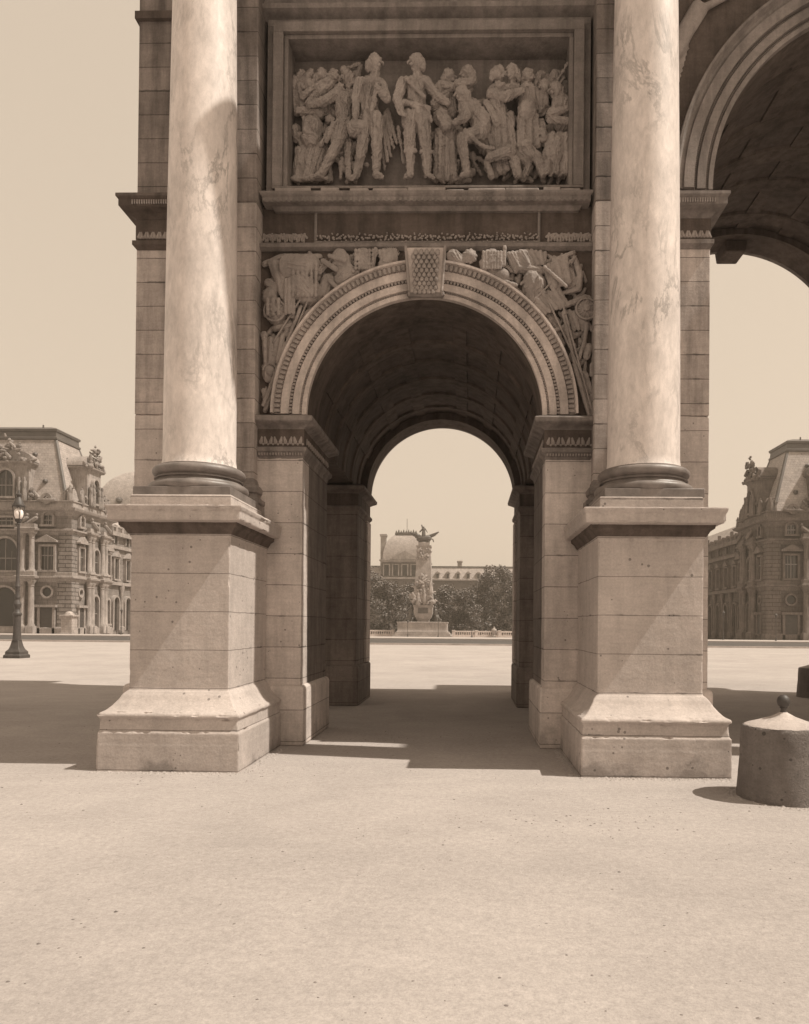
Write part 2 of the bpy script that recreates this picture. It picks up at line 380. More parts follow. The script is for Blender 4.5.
gb = MB(); rs = random.Random(77)
def grit(x0, y0, x1, y1, n, sp):
    for k in range(n):
        q = rs.random(); d = abs(rs.gauss(0, sp)); L_ = math.hypot(x1 - x0, y1 - y0); nx, ny = (y1 - y0) / L_, -(x1 - x0) / L_
        x, y = x0 + (x1 - x0) * q + nx * d, y0 + (y1 - y0) * q + ny * d; r = rs.choice((.004, .006, .008, .012, .016)) * rs.uniform(.7, 1.1)
        vs = [(x + r * 1.4 * math.cos(a), y + r * 1.2 * math.sin(a), 0) for a in [k2 * PI / 3 + rs.uniform(-.3, .3) for k2 in range(6)]] + [(x + rs.uniform(-.3, .3) * r, y, r * rs.uniform(.5, 1))]
        gb.add(vs, [(k2, (k2 + 1) % 6, 6) for k2 in range(6)])
for xa, xb in ((-3.06, -1.63), (1.62, 3.07)): grit(xa, -1.655, xb, -1.655, 420, .05)
grit(-1.625, -1.65, -1.625, -.1, 160, .05)
grit(1.605, -.1, 1.605, -1.65, 160, .05)
for k in range(260):
    a = rs.uniform(0, 2 * PI); q = .385 + abs(rs.gauss(0, .05)); grit(3.245 + q * math.cos(a), -2.36 + q * math.sin(a), 3.246 + q * math.cos(a), -2.36 + q * math.sin(a), 1, .003)
tag(gb.build('grit', M_SAND, smooth=0), 'pale loose grit gathered along the foot of the pedestals', 'grit', kind='stuff')
# ------------------------------------------------------------------ the triumphal arch
arch = empty('triumphal_arch', (0, 0, 0), 'stone triumphal arch with marble columns and a carved relief above its side opening', 'arch')
AR, ZS, DEP = 1.40, 3.93, 5.85            # side arch radius, springing, depth
CX, CR, CZ = 5.58, 2.2, 6.6               # central arch
BX = 2 * CX                               # centre of the far bay

def arcpts(cx, cz, r, a0, a1, n=48):
    return [(cx + r * math.cos(a0 + (a1 - a0) * k / n), cz + r * math.sin(a0 + (a1 - a0) * k / n)) for k in range(n + 1)]
# core above the springing with the three vaults cut through it
rv = 1.53
poly = [(-3.40, ZS)] + arcpts(0, ZS, rv, PI, 0) + [(CX - CR, ZS)] + [(CX - CR, CZ)] + arcpts(CX, CZ, CR + .12, PI, 0) + [(CX + CR, CZ), (CX + CR, ZS)] \
    + arcpts(BX, ZS, rv, PI, 0) + [(BX + 3.40, ZS), (BX + 3.40, 10.2), (-3.40, 10.2)]
MB().prism(poly, .40, DEP - .40).build('masonry_core', M_BODY, arch, smooth=25)

def bay(cx, front, detail):
    """cladding, pedestals, columns of one side bay; front=+1 faces the camera"""
    if front: T = lambda p: (p[0] + cx, p[1], p[2])
    else: T = lambda p: (cx - p[0], DEP - p[1], p[2])
    def mb(): return MB(T)
    for s in (-1, 1):
        X = lambda a, b: (min(s * a, s * b), max(s * a, s * b))
        # pier with its base block
        ox = 3.47 if s < 0 else 3.36
        x0, x1 = X(1.44, ox)
        po_ = mb().box(x0, x1, 0, .34, .70, ZS).build('pier', M_PIER if front else M_PSHADE, arch, bevel=0 if detail else .012)
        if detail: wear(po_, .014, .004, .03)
        mb().box(x0 + .001, x1 - .001, .341, 1.53, .70, ZS).build('pier_return', M_PSHADE, po_, bevel=.012)  # darker than the front slab: inner shade painted on the jamb
        xa, xb = X(1.393, ox + .05)
        if s < 0 and cx == 0: xa -= .03
        mb().rlathe(xa, xb, -.05, 1.58, [(0, 0), (0, .66), (-.012, .70), (-.05, .715)]).build('base_block', M_PIER if front else M_PSHADE, arch, bevel=.018)
        # impost over the pier
        xi0, xi1 = X(1.44, 1.97)
        im = mb().rlathe(xi0, xi1, 0, 1.53, [(.0, 3.40), (.012, 3.45), (.05, 3.49), (.055, 3.535), (.01, 3.54), (.012, 3.76), (.06, 3.79), (.12, 3.82), (.135, 3.83), (.14, 3.875), (.13, 3.888), (0, 3.932)])
        imo = im.build('impost', M_UP if front else M_PSHADE, arch, bevel=.006)
        mb().rlathe(xi0, xi1, 0, 1.53, [(.014, 3.55), (.016, 3.56), (.016, 3.745), (.014, 3.755)]).build('impost_frieze', M_DARK, imo)  # corona's shade painted as a dark band
        if detail:
            orn = mb(); n = 9
            for k in range(n):
                u = xi0 + (xi1 - xi0) * (k + .5) / n
                orn.caps((u, -.012, 3.60), .028, (u + .012 * (-1) ** k, -.012, 3.655), .015, fy=.7, seg=6, rings=4)
                orn.caps((u + .03, -.012, 3.575), .018, None, None, fy=.8, seg=6, rings=4)
            for k in range(14):
                v = .12 + k * .1
                xx = -1.44 if s < 0 else 1.44
                orn.caps((xx - .008 * s, v, 3.62), .03, (xx - .008 * s, v + .01, 3.66), .02, seg=6, rings=4)
            for k in range(16): orn.box(xi0 + .01 + k * .0335, xi0 + .027 + k * .0335, -.052, -.02, 3.44, 3.468)
            orn.build('carved_band', M_CARVE, imo)
        # pedestal
        ped = mb().rlathe(*(X(1.85, 2.855) if s < 0 else X(1.83, 2.87)), -1.3775, -.02,
                          [(.268, -.05), (.268, .255), (.266, .258), (.266, .375), (.254, .385), (.246, .388), (.238, .50), (.236, .508), (.258, .514), (.270, .526), (.270, .546), (.258, .562), (.238, .568),
                           (.20, .582), (.15, .62), (.10, .67), (.06, .725), (.035, .745), (.03, .755), (.004, .762), (0, .79), (0, 2.30), (.012, 2.31), (.016, 2.345), (.03, 2.36), (.05, 2.40), (.055, 2.44),
                           (.185, 2.452), (.19, 2.456), (.19, 2.545), (.202, 2.552), (.215, 2.585), (.215, 2.598), (.10, 2.608)], back=False, fx=lambda z: (.72 if s < 0 else .73) if z < 1.5 else .82)
        po = ped.build('pedestal', M_PED, arch, smooth=22, bevel=0 if detail else .006)
        if detail: wear(po, .011, .0025, .028)
        mb().rlathe(*(X(1.85, 2.855) if s < 0 else X(1.83, 2.87)), -1.3775, -.04, [(.02, 2.335), (.03, 2.35), (.05, 2.385), (.085, 2.41), (.09, 2.448), (.02, 2.4505)], back=False).build('shaded_bed_moulding', M_DARK, po)  # dark ring paints the shade under the cornice overhang
        mb().rlathe(*X(1.84, 2.86), -1.39, -.30, [(0, 2.60), (0, 2.725), (-.008, 2.733)], back=False).build('base_course', M_PED, po, bevel=.006)
        # free standing column
        ccx, ccy = (2.385 if s > 0 else -2.35), -.875
        sh = [(.395, 3.09), (.383, 3.12), (.376, 3.17)]
        for k in range(15):
            q = k / 14; sh.append((.374 - .062 * max(0, (q - .08) / .92) ** 1.35, 3.2 + 6.1 * q))
        co = mb().lathe(sh, (ccx, ccy, 0), 72).build('column', M_MARB, arch, smooth=40)
        bs = [(.49, 2.815), (.505, 2.835), (.512, 2.86), (.505, 2.885), (.485, 2.902), (.455, 2.906), (.45, 2.915), (.435, 2.935), (.432, 2.945), (.455, 2.95), (.458, 2.957), (.448, 2.961), (.434, 2.966), (.432, 2.975), (.452, 2.985), (.47, 3.005), (.477, 3.03), (.47, 3.055), (.45, 3.073), (.42, 3.078), (.418, 3.09), (.40, 3.092)]
        mb().lathe(bs, (ccx, ccy, 0), 72).build('column_base', M_BRONZE, co, smooth=50)
        mb().box(ccx - .495, ccx + .495, ccy - .495, ccy + .495, 2.73, 2.818).build('plinth', M_BRONZE, co, bevel=.005)
        cap = [(.33, 9.3), (.36, 9.32), (.36, 9.36), (.33, 9.38), (.35, 9.6), (.42, 9.75), (.40, 9.78), (.42, 9.95), (.50, 10.05), (.52, 10.18)]
        mb().lathe(cap, (ccx, ccy, 0), 32).build('capital', M_BRONZE, co)
        # pilaster behind the column
        pl = mb().box(*X(1.98, 2.72), -.16, .36, 3.10, 6.39).build('pilaster', M_STRIP, arch, bevel=.012)
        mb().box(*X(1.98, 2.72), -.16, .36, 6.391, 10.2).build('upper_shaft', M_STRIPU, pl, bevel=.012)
        mb().rlathe(*X(1.98, 2.72), -.16, .30, [(.09, 2.60), (.09, 2.815), (.075, 2.82), (.095, 2.84), (.095, 2.885), (.06, 2.905), (.04, 2.93), (.04, 2.955), (.062, 2.97), (.066, 3.02), (.045, 3.055), (.02, 3.065), (.015, 3.10), (0, 3.14)], back=False).build('pilaster_base', M_UP, pl)
        # wall strip towards the outer / central side
        central = (s > 0) == ((cx == 0) == bool(front))
        mb().box(*X(2.725, ox), .002, .36, ZS + .002, 6.52).build('wall', M_STRIP, arch, bevel=.012)
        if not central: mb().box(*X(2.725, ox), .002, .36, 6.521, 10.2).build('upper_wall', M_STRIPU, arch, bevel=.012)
        # upper impost: outside end of the arch and springing of the central arch
        ic = mb().rlathe(*X(2.75, ox - .02), 0, DEP / 2, [(.01, 5.90), (.035, 5.935), (.05, 5.945), (.05, 5.995), (.015, 6.005), (.012, 6.26), (.05, 6.29), (.10, 6.32), (.15, 6.335), (.165, 6.35), (.165, 6.42), (.19, 6.45), (.19, 6.485), (0, 6.53)], back=False)
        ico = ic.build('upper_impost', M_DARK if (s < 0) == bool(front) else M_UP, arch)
        mb().rlathe(*X(2.75, ox - .02), 0, DEP / 2, [(.016, 6.015), (.02, 6.02), (.02, 6.25), (.016, 6.255)], back=False).build('impost_frieze', M_DARK, ico)  # dark band paints the shade below the cornice
        if detail:
            orn = mb(); u0, u1 = X(2.75, ox - .02)
            for k in range(22): orn.box(u0 + k * .0285, u0 + .014 + k * .0285, -.182, -.15, 6.36, 6.408)
            for k in range(16):
                u = u0 + .02 + k * .038
                orn.caps((u, -.02, 6.05), .024, (u + .01 * (-1) ** k, -.02, 6.10), .012, fy=.8, seg=6, rings=4)
                orn.caps((u + .018, -.02, 6.035), .014, seg=6, rings=4)
            orn.build('carved_band', M_CARVE, ico)
    # archivolt
    prof = [(AR, .055), (AR, -.015), (1.455, -.015), (1.458, .01), (1.478, .01), (1.482, -.035), (1.565, -.035), (1.57, .0), (1.60, .0), (1.604, -.055), (1.70, -.055), (1.705, -.03), (1.77, -.05), (1.785, -.105), (1.81, -.105), (1.812, .10), (1.60, .10), (1.55, .055)]
    av = mb().arc(prof, (0, ZS)).build('archivolt', M_ARCHI if detail else M_UP, arch, smooth=25)
    mb().arc([(AR + .003, .056), (AR + .003, .62), (1.54, .62), (1.548, .056)], (0, ZS)).build('soffit', M_DARK, arch, smooth=25)  # intrados darkened in colour to hold the underside's shade
    if detail:
        bd = mb()
        def ring(r, dr, n, y0, y1, wd):
            for k in range(n):
                a = PI * (k + .5) / n
                if abs(a - PI / 2) < .13: continue
                c, s_ = math.cos(a), math.sin(a); vs = []
                for y in (y0, y1):
                    for (rr, t) in ((r - dr, -wd), (r + dr, -wd * 1.3), (r + dr, wd * 1.3), (r - dr, wd)):
                        vs.append((rr * c - t * s_, y, ZS + rr * s_ + t * c))
                bd.add(vs, [(0, 1, 2, 3), (7, 6, 5, 4), (0, 4, 5, 1), (1, 5, 6, 2), (2, 6, 7, 3), (3, 7, 4, 0)])
        ring(1.585, .015, 120, -.045, .01, .011)
        ring(1.738, .032, 96, -.085, -.02, .014)
        ring(1.468, .009, 150, -.015, .015, .007)
        bd.build('bead_moulding', M_CARVE, av, smooth=0)
    # spandrel ground, keystone
    sp = [(-1.98, ZS + .002)] + arcpts(0, ZS, 1.60, PI, 0) + [(1.98, ZS + .002), (1.98, 5.93), (-1.98, 5.93)]
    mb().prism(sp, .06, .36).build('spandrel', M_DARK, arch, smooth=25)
    # frieze
    mb().rlathe(-1.97, 1.97, .03, .36, [(0, 5.90), (.05, 5.93), (.055, 5.965), (.02, 5.985), (.0, 6.005)], back=False).build('string_course', M_UP, arch)
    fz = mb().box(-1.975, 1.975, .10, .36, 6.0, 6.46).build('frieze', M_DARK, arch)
    # cornice under the relief
    cn = mb().rlathe(-1.82, 1.82, .05, .36, [(0, 6.39), (.02, 6.42), (.03, 6.435), (.12, 6.44), (.12, 6.50), (.14, 6.52), (.145, 6.53), (.145, 6.555), (.1, 6.562), (0, 6.60)], back=False).build('cornice', M_UP, arch)
    # panel frame with a deep recess
    fr = mb()
    def frame(x0, x1, z0, z1, wd, y0, y1, wb=None):
        wb = wd if wb is None else wb
        fr.box(x0, x1, y0, y1, z1 - wd, z1); fr.box(x0, x1, y0, y1, z0, z0 + wb)
        fr.box(x0, x0 + wd, y0, y1, z0 + wb, z1 - wd); fr.box(x1 - wd, x1, y0, y1, z0 + wb, z1 - wd)
    frame(-1.93, 1.95, 6.607, 8.72, .085, .06, .389, .02)
    frame(-1.843, 1.863, 6.629, 8.633, .12, -.02, .389, .03)
    frame(-1.721, 1.741, 6.661, 8.511, .05, .03, .389, .02)
    rp = MB(T).box(-1.975, 1.975, .39, .44, 6.605, 10.2).build('relief_panel', M_UP, arch)  # ground darker than its figures, shading contrast put into the colour
    fr.build('panel_frame', M_UP, rp, smooth=0, bevel=.006)
    mb().rlathe(-1.97, 1.97, .12, .36, [(0, 8.74), (.05, 8.78), (.12, 8.81), (.13, 8.86), (.05, 8.875), (.02, 9.2), (.1, 9.25), (.1, 9.3)], back=False).build('upper_moulding', M_UP, arch)
    so = -1 if (cx == 0) == bool(front) else 1
    mb().box(min(so * 2.73, so * 3.5), max(so * 2.73, so * 3.5), -.05, .3, 8.66, 8.75).build('astragal', M_DARK, arch)
    return mb, av, fz, cn, rp, T

mbF, av, fz, cn, rp, TF = bay(0, 1, True)
bay(0, 0, False); bay(BX, 1, False); bay(BX, 0, False)

# keystone with fish scales
ks = MB()
prof = [(.05, 5.335), (-.02, 5.315), (-.09, 5.315), (-.125, 5.345), (-.12, 5.40), (-.13, 5.54), (-.16, 5.70), (-.19, 5.79), (-.20, 5.825), (.36, 5.90)]
vs = []
for y, z in prof:
    hw = .175 + (z - 5.25) * .075
    vs += [(-hw + .01, y, z), (hw + .01, y, z)]
n = len(prof); fs = [(2 * i, 2 * i + 1, (2 * i + 3) % (2 * n), (2 * i + 2) % (2 * n)) for i in range(n)] + [tuple(range(0, 2 * n, 2)), tuple(range(2 * n - 1, 0, -2))]
ks.add(vs, fs); kso = ks.build('keystone', M_ARCHI, arch, smooth=30, bevel=.006)
sc_ = MB()
for row in range(10):
    z = 5.37 + row * .047
    y = -.118 - max(0, (z - 5.42)) * .19
    hw = .135 + (z - 5.25) * .075; nn = 5
    for k in range(nn):
        x = .01 - hw + 2 * hw * (k + .5 + (.5 if row % 2 else 0)) / (nn + .5)
        sc_.caps((x, y, z + .012), .019, (x, y - .016, z - .034), .026, fy=.55, seg=8, rings=4)
sc_.build('scale_carving', M_CARVE, kso)
fl = MB()
for s in (-1, 1):
    pts = [(.01 + s * (.185 + (z - 5.25) * .075), y - .012, z) for y, z in prof[1:-1]]
    fl.tube(pts, .016)
fl.build('keystone_fillet', M_CARVE, kso)
MB().caps((-.17, -.075, 5.335), .045, (.19, -.075, 5.335), .045).build('scroll', M_UP, kso)

# frieze carving, inset panel, dentils
fo = MB()
for k in range(46):
    u = -1.28 + 2.6 * k / 45
    ph = k * 1.1
    for q in range(5):
        a = ph + q * 1.25; rr = .012 + .012 * q
        fo.caps((u + rr * math.cos(a), .072, 6.085 + .9 * rr * math.sin(a)), .016 - .0015 * q, fy=.9, seg=6, rings=4)
for s in (-1, 1):
    for k in range(11):
        u = s * (1.47 + .048 * k)
        for q in range(4):
            a = k + q * 1.5
            fo.caps((u + .03 * math.cos(a), .09, 6.09 + .045 * math.sin(a)), .017, (u, .09, 6.13), .01, fy=.8, seg=6, rings=4)
fo.build('carved_band', M_CARVE, fz)
fp = MB().box(-1.345, 1.365, .075, .098, 6.02, 6.045).box(-1.345, -1.315, .075, .098, 6.045, 6.40).box(1.335, 1.365, .075, .098, 6.045, 6.40)
fp.build('inset_frame', M_UP, fz)
dn = MB()
for k in range(60):
    x = -1.93 + k * .0645
    dn.box(x, x + .036, -.084, -.04, 6.446, 6.482)
dn.build('dentils', M_UP, cn, smooth=0)
er = MB()
x = -1.80
while x < 1.85:
    wd = rnd.uniform(.12, .5); h = rnd.choice((.02, .035, .05)); er.box(x, min(x + wd, 1.86), -.07 + rnd.uniform(0, .04), .02, 6.555, 6.59 + h * .6); x += wd + rnd.choice((.002, .05, .12))
er.build('broken_ledge', M_CARVE, cn, bevel=.012)

# vault: ribs and coffers of the side passage
vb = MB()
for y in (.95, 1.75, 2.5, 3.3, 4.1, 4.85):
    vb.arc([(1.497, y - .10), (1.497, y + .10), (1.535, y + .12), (1.535, y - .12)], (0, ZS), seg=48)
for a in (28, 55, 75, 105, 125, 152):
    a = R(a); c, s_ = math.cos(a), math.sin(a); wv = .10
    q = [(r * c - t * s_, ZS + r * s_ + t * c) for r, t in ((1.502, -wv), (1.502, wv), (1.54, wv), (1.54, -wv))]
    vb.prism(q, .63, 5.22)
vb.build('coffer_ribs', M_DARK, arch, smooth=25)
# central arch archivolts and vault ribs
for yf, sg in ((0, 1), (DEP, -1)):
    prof = [(CR, yf + .07 * sg), (CR, yf - .02 * sg), (2.252, yf - .02 * sg), (2.256, yf + .025 * sg), (2.29, yf + .025 * sg), (2.294, yf - .04 * sg), (2.39, yf - .04 * sg), (2.394, yf + .01 * sg), (2.43, yf + .01 * sg), (2.434, yf - .065 * sg), (2.55, yf - .065 * sg), (2.555, yf - .03 * sg), (2.60, yf - .05 * sg), (2.64, yf - .12 * sg), (2.67, yf - .12 * sg), (2.67, yf + .2 * sg), (2.34, yf + .07 * sg)]
    MB().arc([(CR + .004, yf + .071 * sg), (CR + .004, yf + .7 * sg), (2.335, yf + .7 * sg), (2.338, yf + .071 * sg)], (CX, CZ), seg=90).build('soffit', M_DARK, arch, smooth=25)  # underside shade put into the dark colour
    ca = MB().arc(prof, (CX, CZ), seg=90).build('archivolt', M_UP, arch, smooth=25)
    if sg > 0:
        bd = MB()
        for r, n, y in ((2.273, 150, .015), (2.412, 150, .0)):
            for k in range(n):
                a = PI / 2 + PI / 2 * (k + .5) / n * 1.0
                bd.caps((CX + r * math.cos(a), y, CZ + r * math.sin(a)), .011, seg=5, rings=3)
        bd.build('bead_moulding', M_CARVE, ca)
    sp = [(CX - 3.0, CZ)] + arcpts(CX, CZ, 2.5, PI, 0) + [(CX + 3.0, CZ), (CX + 3.0, 10.2), (CX - 3.0, 10.2)]
    MB().prism(sp, yf + (.08 if sg > 0 else -.08), yf + .36 * sg).build('spandrel', M_DARK, arch, smooth=25)
    k_ = MB().add([(CX - .27, yf - .2 * sg, 9.3), (CX + .27, yf - .2 * sg, 9.3), (CX + .27, yf + .5 * sg, 9.3), (CX - .27, yf + .5 * sg, 9.3), (CX - .2, yf - .1 * sg, 8.62), (CX + .2, yf - .1 * sg, 8.62), (CX + .2, yf + .45 * sg, 8.62), (CX - .2, yf + .45 * sg, 8.62)],
                  [(0, 1, 2, 3), (7, 6, 5, 4), (0, 4, 5, 1), (1, 5, 6, 2), (2, 6, 7, 3), (3, 7, 4, 0)])
    k_.build('keystone', M_DARK, arch, bevel=.03)
cvb = MB()
for y in (1.1, 2.1, 2.93, 3.75, 4.75):
    cvb.arc([(2.28, y - .16), (2.28, y + .16), (2.325, y + .18), (2.325, y - .18)], (CX, CZ), seg=60)
for a in (25, 50, 70, 90, 110, 130, 155):
    a = R(a); c, s_ = math.cos(a), math.sin(a); wv = .12
    cvb.prism([(CX + r * c - t * s_, CZ + r * s_ + t * c) for r, t in ((2.286, -wv), (2.286, wv), (2.33, wv), (2.33, -wv))], .72, DEP - .72)
cvb.build('coffer_ribs', M_DARK, arch, smooth=25)
# winged figure relief beside the central arch
wf = MB(); rs = random.Random(8)
for k in range(12):      # wing feathers
    wf.caps((2.78 + .006 * k, .075, 7.45 + .05 * k), .03, (2.92 + .018 * k, .07, 7.62 + .065 * k), .014, fy=.7)
for k in range(5):       # fluttering drapery
    wf.caps((2.80 + .03 * k, .06, 7.95 + .05 * k), .035, (3.0 + .07 * k, .05, 8.35 + .10 * k), .045, fy=.8)
wf.caps((2.95, .05, 8.3), .12, (3.2, .04, 8.8), .09, fy=.7); wf.caps((3.28, .04, 8.98), .08, fy=.9); wf.caps((3.2, .03, 8.75), .05, (3.6, .03, 8.95), .035)
wfo = wf.build('winged_relief', M_CARVE, arch); remesh(wfo, .016)
# entablature, attic and group base above the frame
MB().rlathe(-3.40, BX + 3.40, 0, DEP, [(0, 10.202), (0, 10.85), (.05, 10.9), (.05, 11.45), (.12, 11.5), (.25, 11.65), (.5, 11.72), (.5, 11.9), (.6, 12.05), (0, 12.1)]).build('entablature', M_UP, arch)
for b_ in (0, BX):
    for s in (-1, 1):
        for (y0, y1) in ((-1.25, -.62), (DEP + .62, DEP + 1.25)):
            MB().rlathe(b_ + s * 2.35 - .42, b_ + s * 2.35 + .42, y0, y1, [(0, 10.203), (0, 10.85), (.05, 10.9), (.05, 11.45), (.12, 11.5), (.25, 11.65), (.5, 11.72), (.5, 11.9), (.6, 12.05), (0, 12.09)]).build('entablature_block', M_UP, arch)
MB().rlathe(-3.3, BX + 3.3, .1, DEP - .1, [(0, 12.1), (0, 13.7), (.2, 13.9), (.25, 14.15), (0, 14.2)]).rlathe(CX - 2.6, CX + 2.6, .6, DEP - .6, [(0, 14.2), (0, 14.9)]).build('attic', M_UP, arch)
# rear passage: narrower jamb strips and rear imposts at the far opening
for s in (-1, 1):
    xs = sorted((s * 1.40, s * 1.46))
    MB().box(xs[0], xs[1], 5.32, DEP - .03, .716, 3.42).build('jamb_strip', M_PIER, arch, bevel=.01)

# ---- carved relief figures (flat design on the panel: u,v are positions on it)
def PX(u, v): return (-5.25742 + .012243 * u + .00011 * v, 9.111483 - .000034 * u - .012284 * v)
def za(x, y): return PX(280 + x / 5.056, 40 + y / 5.056)
def zb(x, y): return PX(430 + x / 5.056, 40 + y / 5.056)
K = .012243 / 5.056
def ridges(b, x0, z0, r0, x1, z1, r1, y0, y1, rs, fy):
    """thin fold lines running along a limb or garment"""
    L_ = math.hypot(x1 - x0, z1 - z0)
    if r0 < .035 or L_ < .05: return
    nx, nz = -(z1 - z0) / L_, (x1 - x0) / L_
    for k in range(4):
        o0 = rs.uniform(-.75, .75); o1 = max(-.8, min(.8, o0 + rs.uniform(-.6, .6))); h0 = math.sqrt(1 - o0 * o0); h1 = math.sqrt(1 - o1 * o1)
        rr = rs.uniform(.006, .010)
        b.caps((x0 + nx * o0 * r0, y0 - h0 * r0 * fy - .002, z0 + nz * o0 * r0), rr, (x1 + nx * o1 * r1, y1 - h1 * r1 * fy - .002, z1 + nz * o1 * r1), rr * .7, seg=6, rings=4)
def figure(name, m, prims, voxel=.0065, fy=.95, sm=0):
    b = MB(); rs = random.Random(name)
    for (p0, r0, p1, r1, d0, d1) in prims:
        k = .98
        y0, y1 = .37 - d0 * 1.6, .37 - d1 * 1.6
        p0 = (p0[0], 6.70 + (p0[1] - 6.70) * .965 - .012); p1 = (p1[0], 6.70 + (p1[1] - 6.70) * .965 - .012)
        b.caps((p0[0], y0, p0[1]), r0 * K * k, (p1[0], y1, p1[1]), r1 * K * k, fy=fy)
        ridges(b, p0[0], p0[1], r0 * K * k, p1[0], p1[1], r1 * K * k, y0, y1, rs, fy)
    o = b.build(name, M_CARVE, rp); remesh(o, voxel, sm, .009); return o
def limb(m, pts, rs, d=.08):
    res = []
    ds = d if isinstance(d, (list, tuple)) else [d] * len(pts)
    for i in range(len(pts) - 1):
        res.append((m(*pts[i]), rs[i], m(*pts[i + 1]), rs[i + 1], ds[i], ds[i + 1]))
    return res
def head(m, x, y, face=1, r=34, d=.12):
    h = [(m(x, y), r, m(x - face * 4, y + 14), r * .92, d, d), (m(x + face * 6, y + 26), r * .66, m(x + face * 10, y + 34), r * .5, d, d),
         (m(x + face * r * .92, y + 10), 7, m(x + face * r * 1.12, y + 20), 6, d + .01, d + .01),          # nose
         (m(x + face * r * .75, y - 8), 8, m(x + face * r * .45, y - 10), 8, d + .012, d + .015),                # brow
         (m(x + face * r * .72, y + 34), 7, m(x + face * r * .6, y + 36), 7, d + .03, d + .03)]                # lips
    h += [(m(x - face * r * .75, y + 8), r * .55, m(x - face * r * .95, y + 40), r * .4, d, d)]               # hair at the nape
    h += [(m(x, y + 40), r * .6, m(x - face * 4, y + 82), r * .75, d - .02, d - .03)]                       # neck
    return h
def folds(m, pts0, pts1, n, r0, r1, d):
    res = []
    for k in range(n):
        q = k / max(1, n - 1)
        a = (pts0[0][0] + (pts0[1][0] - pts0[0][0]) * q, pts0[0][1] + (pts0[1][1] - pts0[0][1]) * q)
        b = (pts1[0][0] + (pts1[1][0] - pts1[0][0]) * q, pts1[0][1] + (pts1[1][1] - pts1[0][1]) * q)
        res.append((m(*a), r0, m(*b), r1, d + .012 * (k % 2), d + .02 * (k % 2)))
    return res
g1 = head(za, 488, 125, 1, 36, .17)
g1 += limb(za, [(455, 230), (450, 330), (455, 410)], [56, 50, 52], .10) + limb(za, [(415, 222), (515, 225)], [30, 30], .12)
g1 += limb(za, [(408, 225), (392, 330), (396, 415)], [27, 23, 16], [.14, .17, .19]) + [(za(385, 470), 40, za(425, 455), 26, .16, .16)] + limb(za, [(392, 420), (400, 465)], [14, 9], .2)
g1 += limb(za, [(520, 232), (548, 315), (500, 275)], [26, 22, 14], [.13, .16, .19])
g1 += limb(za, [(440, 410), (420, 560), (392, 690)], [40, 28, 19], [.12, .13, .12]) + limb(za, [(392, 695), (365, 712)], [16, 13], .12)
g1 += limb(za, [(492, 405), (497, 560), (492, 695)], [40, 28, 19], [.13, .15, .13]) + limb(za, [(492, 700), (520, 712)], [16, 12], .14)
g1 += folds(za, [(505, 400), (545, 330)], [(530, 640), (590, 500)], 5, 12, 8, .06) + folds(za, [(425, 300), (490, 320)], [(420, 470), (470, 400)], 4, 12, 10, .15)
g1 += limb(za, [(500, 250), (470, 390)], [10, 8], .18)
figure('carved_general', za, g1)
g2 = head(za, 695, 122, -1, 36, .17)
g2 += limb(za, [(690, 225), (690, 330), (692, 400)], [58, 50, 54], .10) + limb(za, [(635, 218), (740, 212)], [30, 30], .12)
g2 += limb(za, [(625, 222), (602, 320), (618, 395)], [27, 24, 17], [.14, .17, .2]) + limb(za, [(618, 400), (640, 420)], [14, 9], .2)
g2 += limb(za, [(745, 215), (800, 300), (850, 330)], [26, 22, 17], [.12, .15, .15])
g2 += limb(za, [(660, 400), (662, 570), (665, 695)], [42, 29, 19], [.13, .15, .13]) + limb(za, [(660, 702), (640, 713)], [16, 12], .14)
g2 += limb(za, [(724, 400), (742, 570), (748, 695)], [42, 29, 19], [.13, .14, .12]) + limb(za, [(750, 702), (778, 713)], [16, 12], .13)
g2 += limb(za, [(635, 345), (760, 375)], [14, 12], .18) + limb(za, [(650, 230), (735, 320)], [9, 9], .19)
g2 += limb(za, [(600, 430), (628, 610)], [12, 8], .08) + folds(za, [(630, 380), (750, 380)], [(655, 430), (770, 440)], 6, 10, 8, .16)
for yy in (590,): g2 += [(za(640, yy), 10, za(690, yy), 10, .17, .17), (za(720, yy), 10, za(770, yy), 10, .16, .16)]
figure('carved_officer', za, g2)
g3 = limb(za, [(325, 300), (330, 420)], [52, 42], .09) + limb(za, [(335, 420), (300, 535), (215, 690)], [38, 28, 18], [.12, .15, .12]) + limb(za, [(340, 430), (345, 560), (350, 690)], [30, 24, 16], .07)
g3 += limb(za, [(210, 690), (165, 705)], [16, 12], .12) + folds(za, [(260, 460), (345, 380)], [(215, 540), (330, 500)], 5, 16, 10, .13)
g3 += head(za, 345, 150, -1, 28, .08) + limb(za, [(300, 260), (230, 330), (155, 352)], [26, 22, 14], [.12, .16, .17])
figure('carved_soldier', za, g3)
g4 = []
for (x, y, f) in ((210, 135, 1), (268, 140, 1), (140, 190, -1), (300, 215, 1)): g4 += head(za, x, y, f, 25, .07)
g4 += limb(za, [(240, 205), (120, 270)], [30, 20], .1) + limb(za, [(250, 215), (150, 320)], [28, 18], .12) + limb(za, [(200, 360), (90, 350)], [26, 18], .1) + limb(za, [(110, 130), (75, 160)], [20, 14], .05)
g4 += folds(za, [(75, 190), (200, 220)], [(80, 330), (260, 330)], 7, 20, 18, .04)
g4 += limb(za, [(330, 110), (400, 80)], [10, 8], .06) + limb(za, [(380, 180), (410, 95)], [14, 10], .06)
figure('carved_soldiers', za, g4)
g5 = [(za(165, 430), 52, za(160, 475), 52, .09, .09), (za(165, 425), 56, za(165, 428), 56, .08, .08), (za(160, 480), 56, za(160, 483), 56, .08, .08)]
g5 += [(za(250, 395), 22, za(270, 400), 18, .1, .1), (za(75, 420), 24, za(80, 470), 22, .05, .05)]
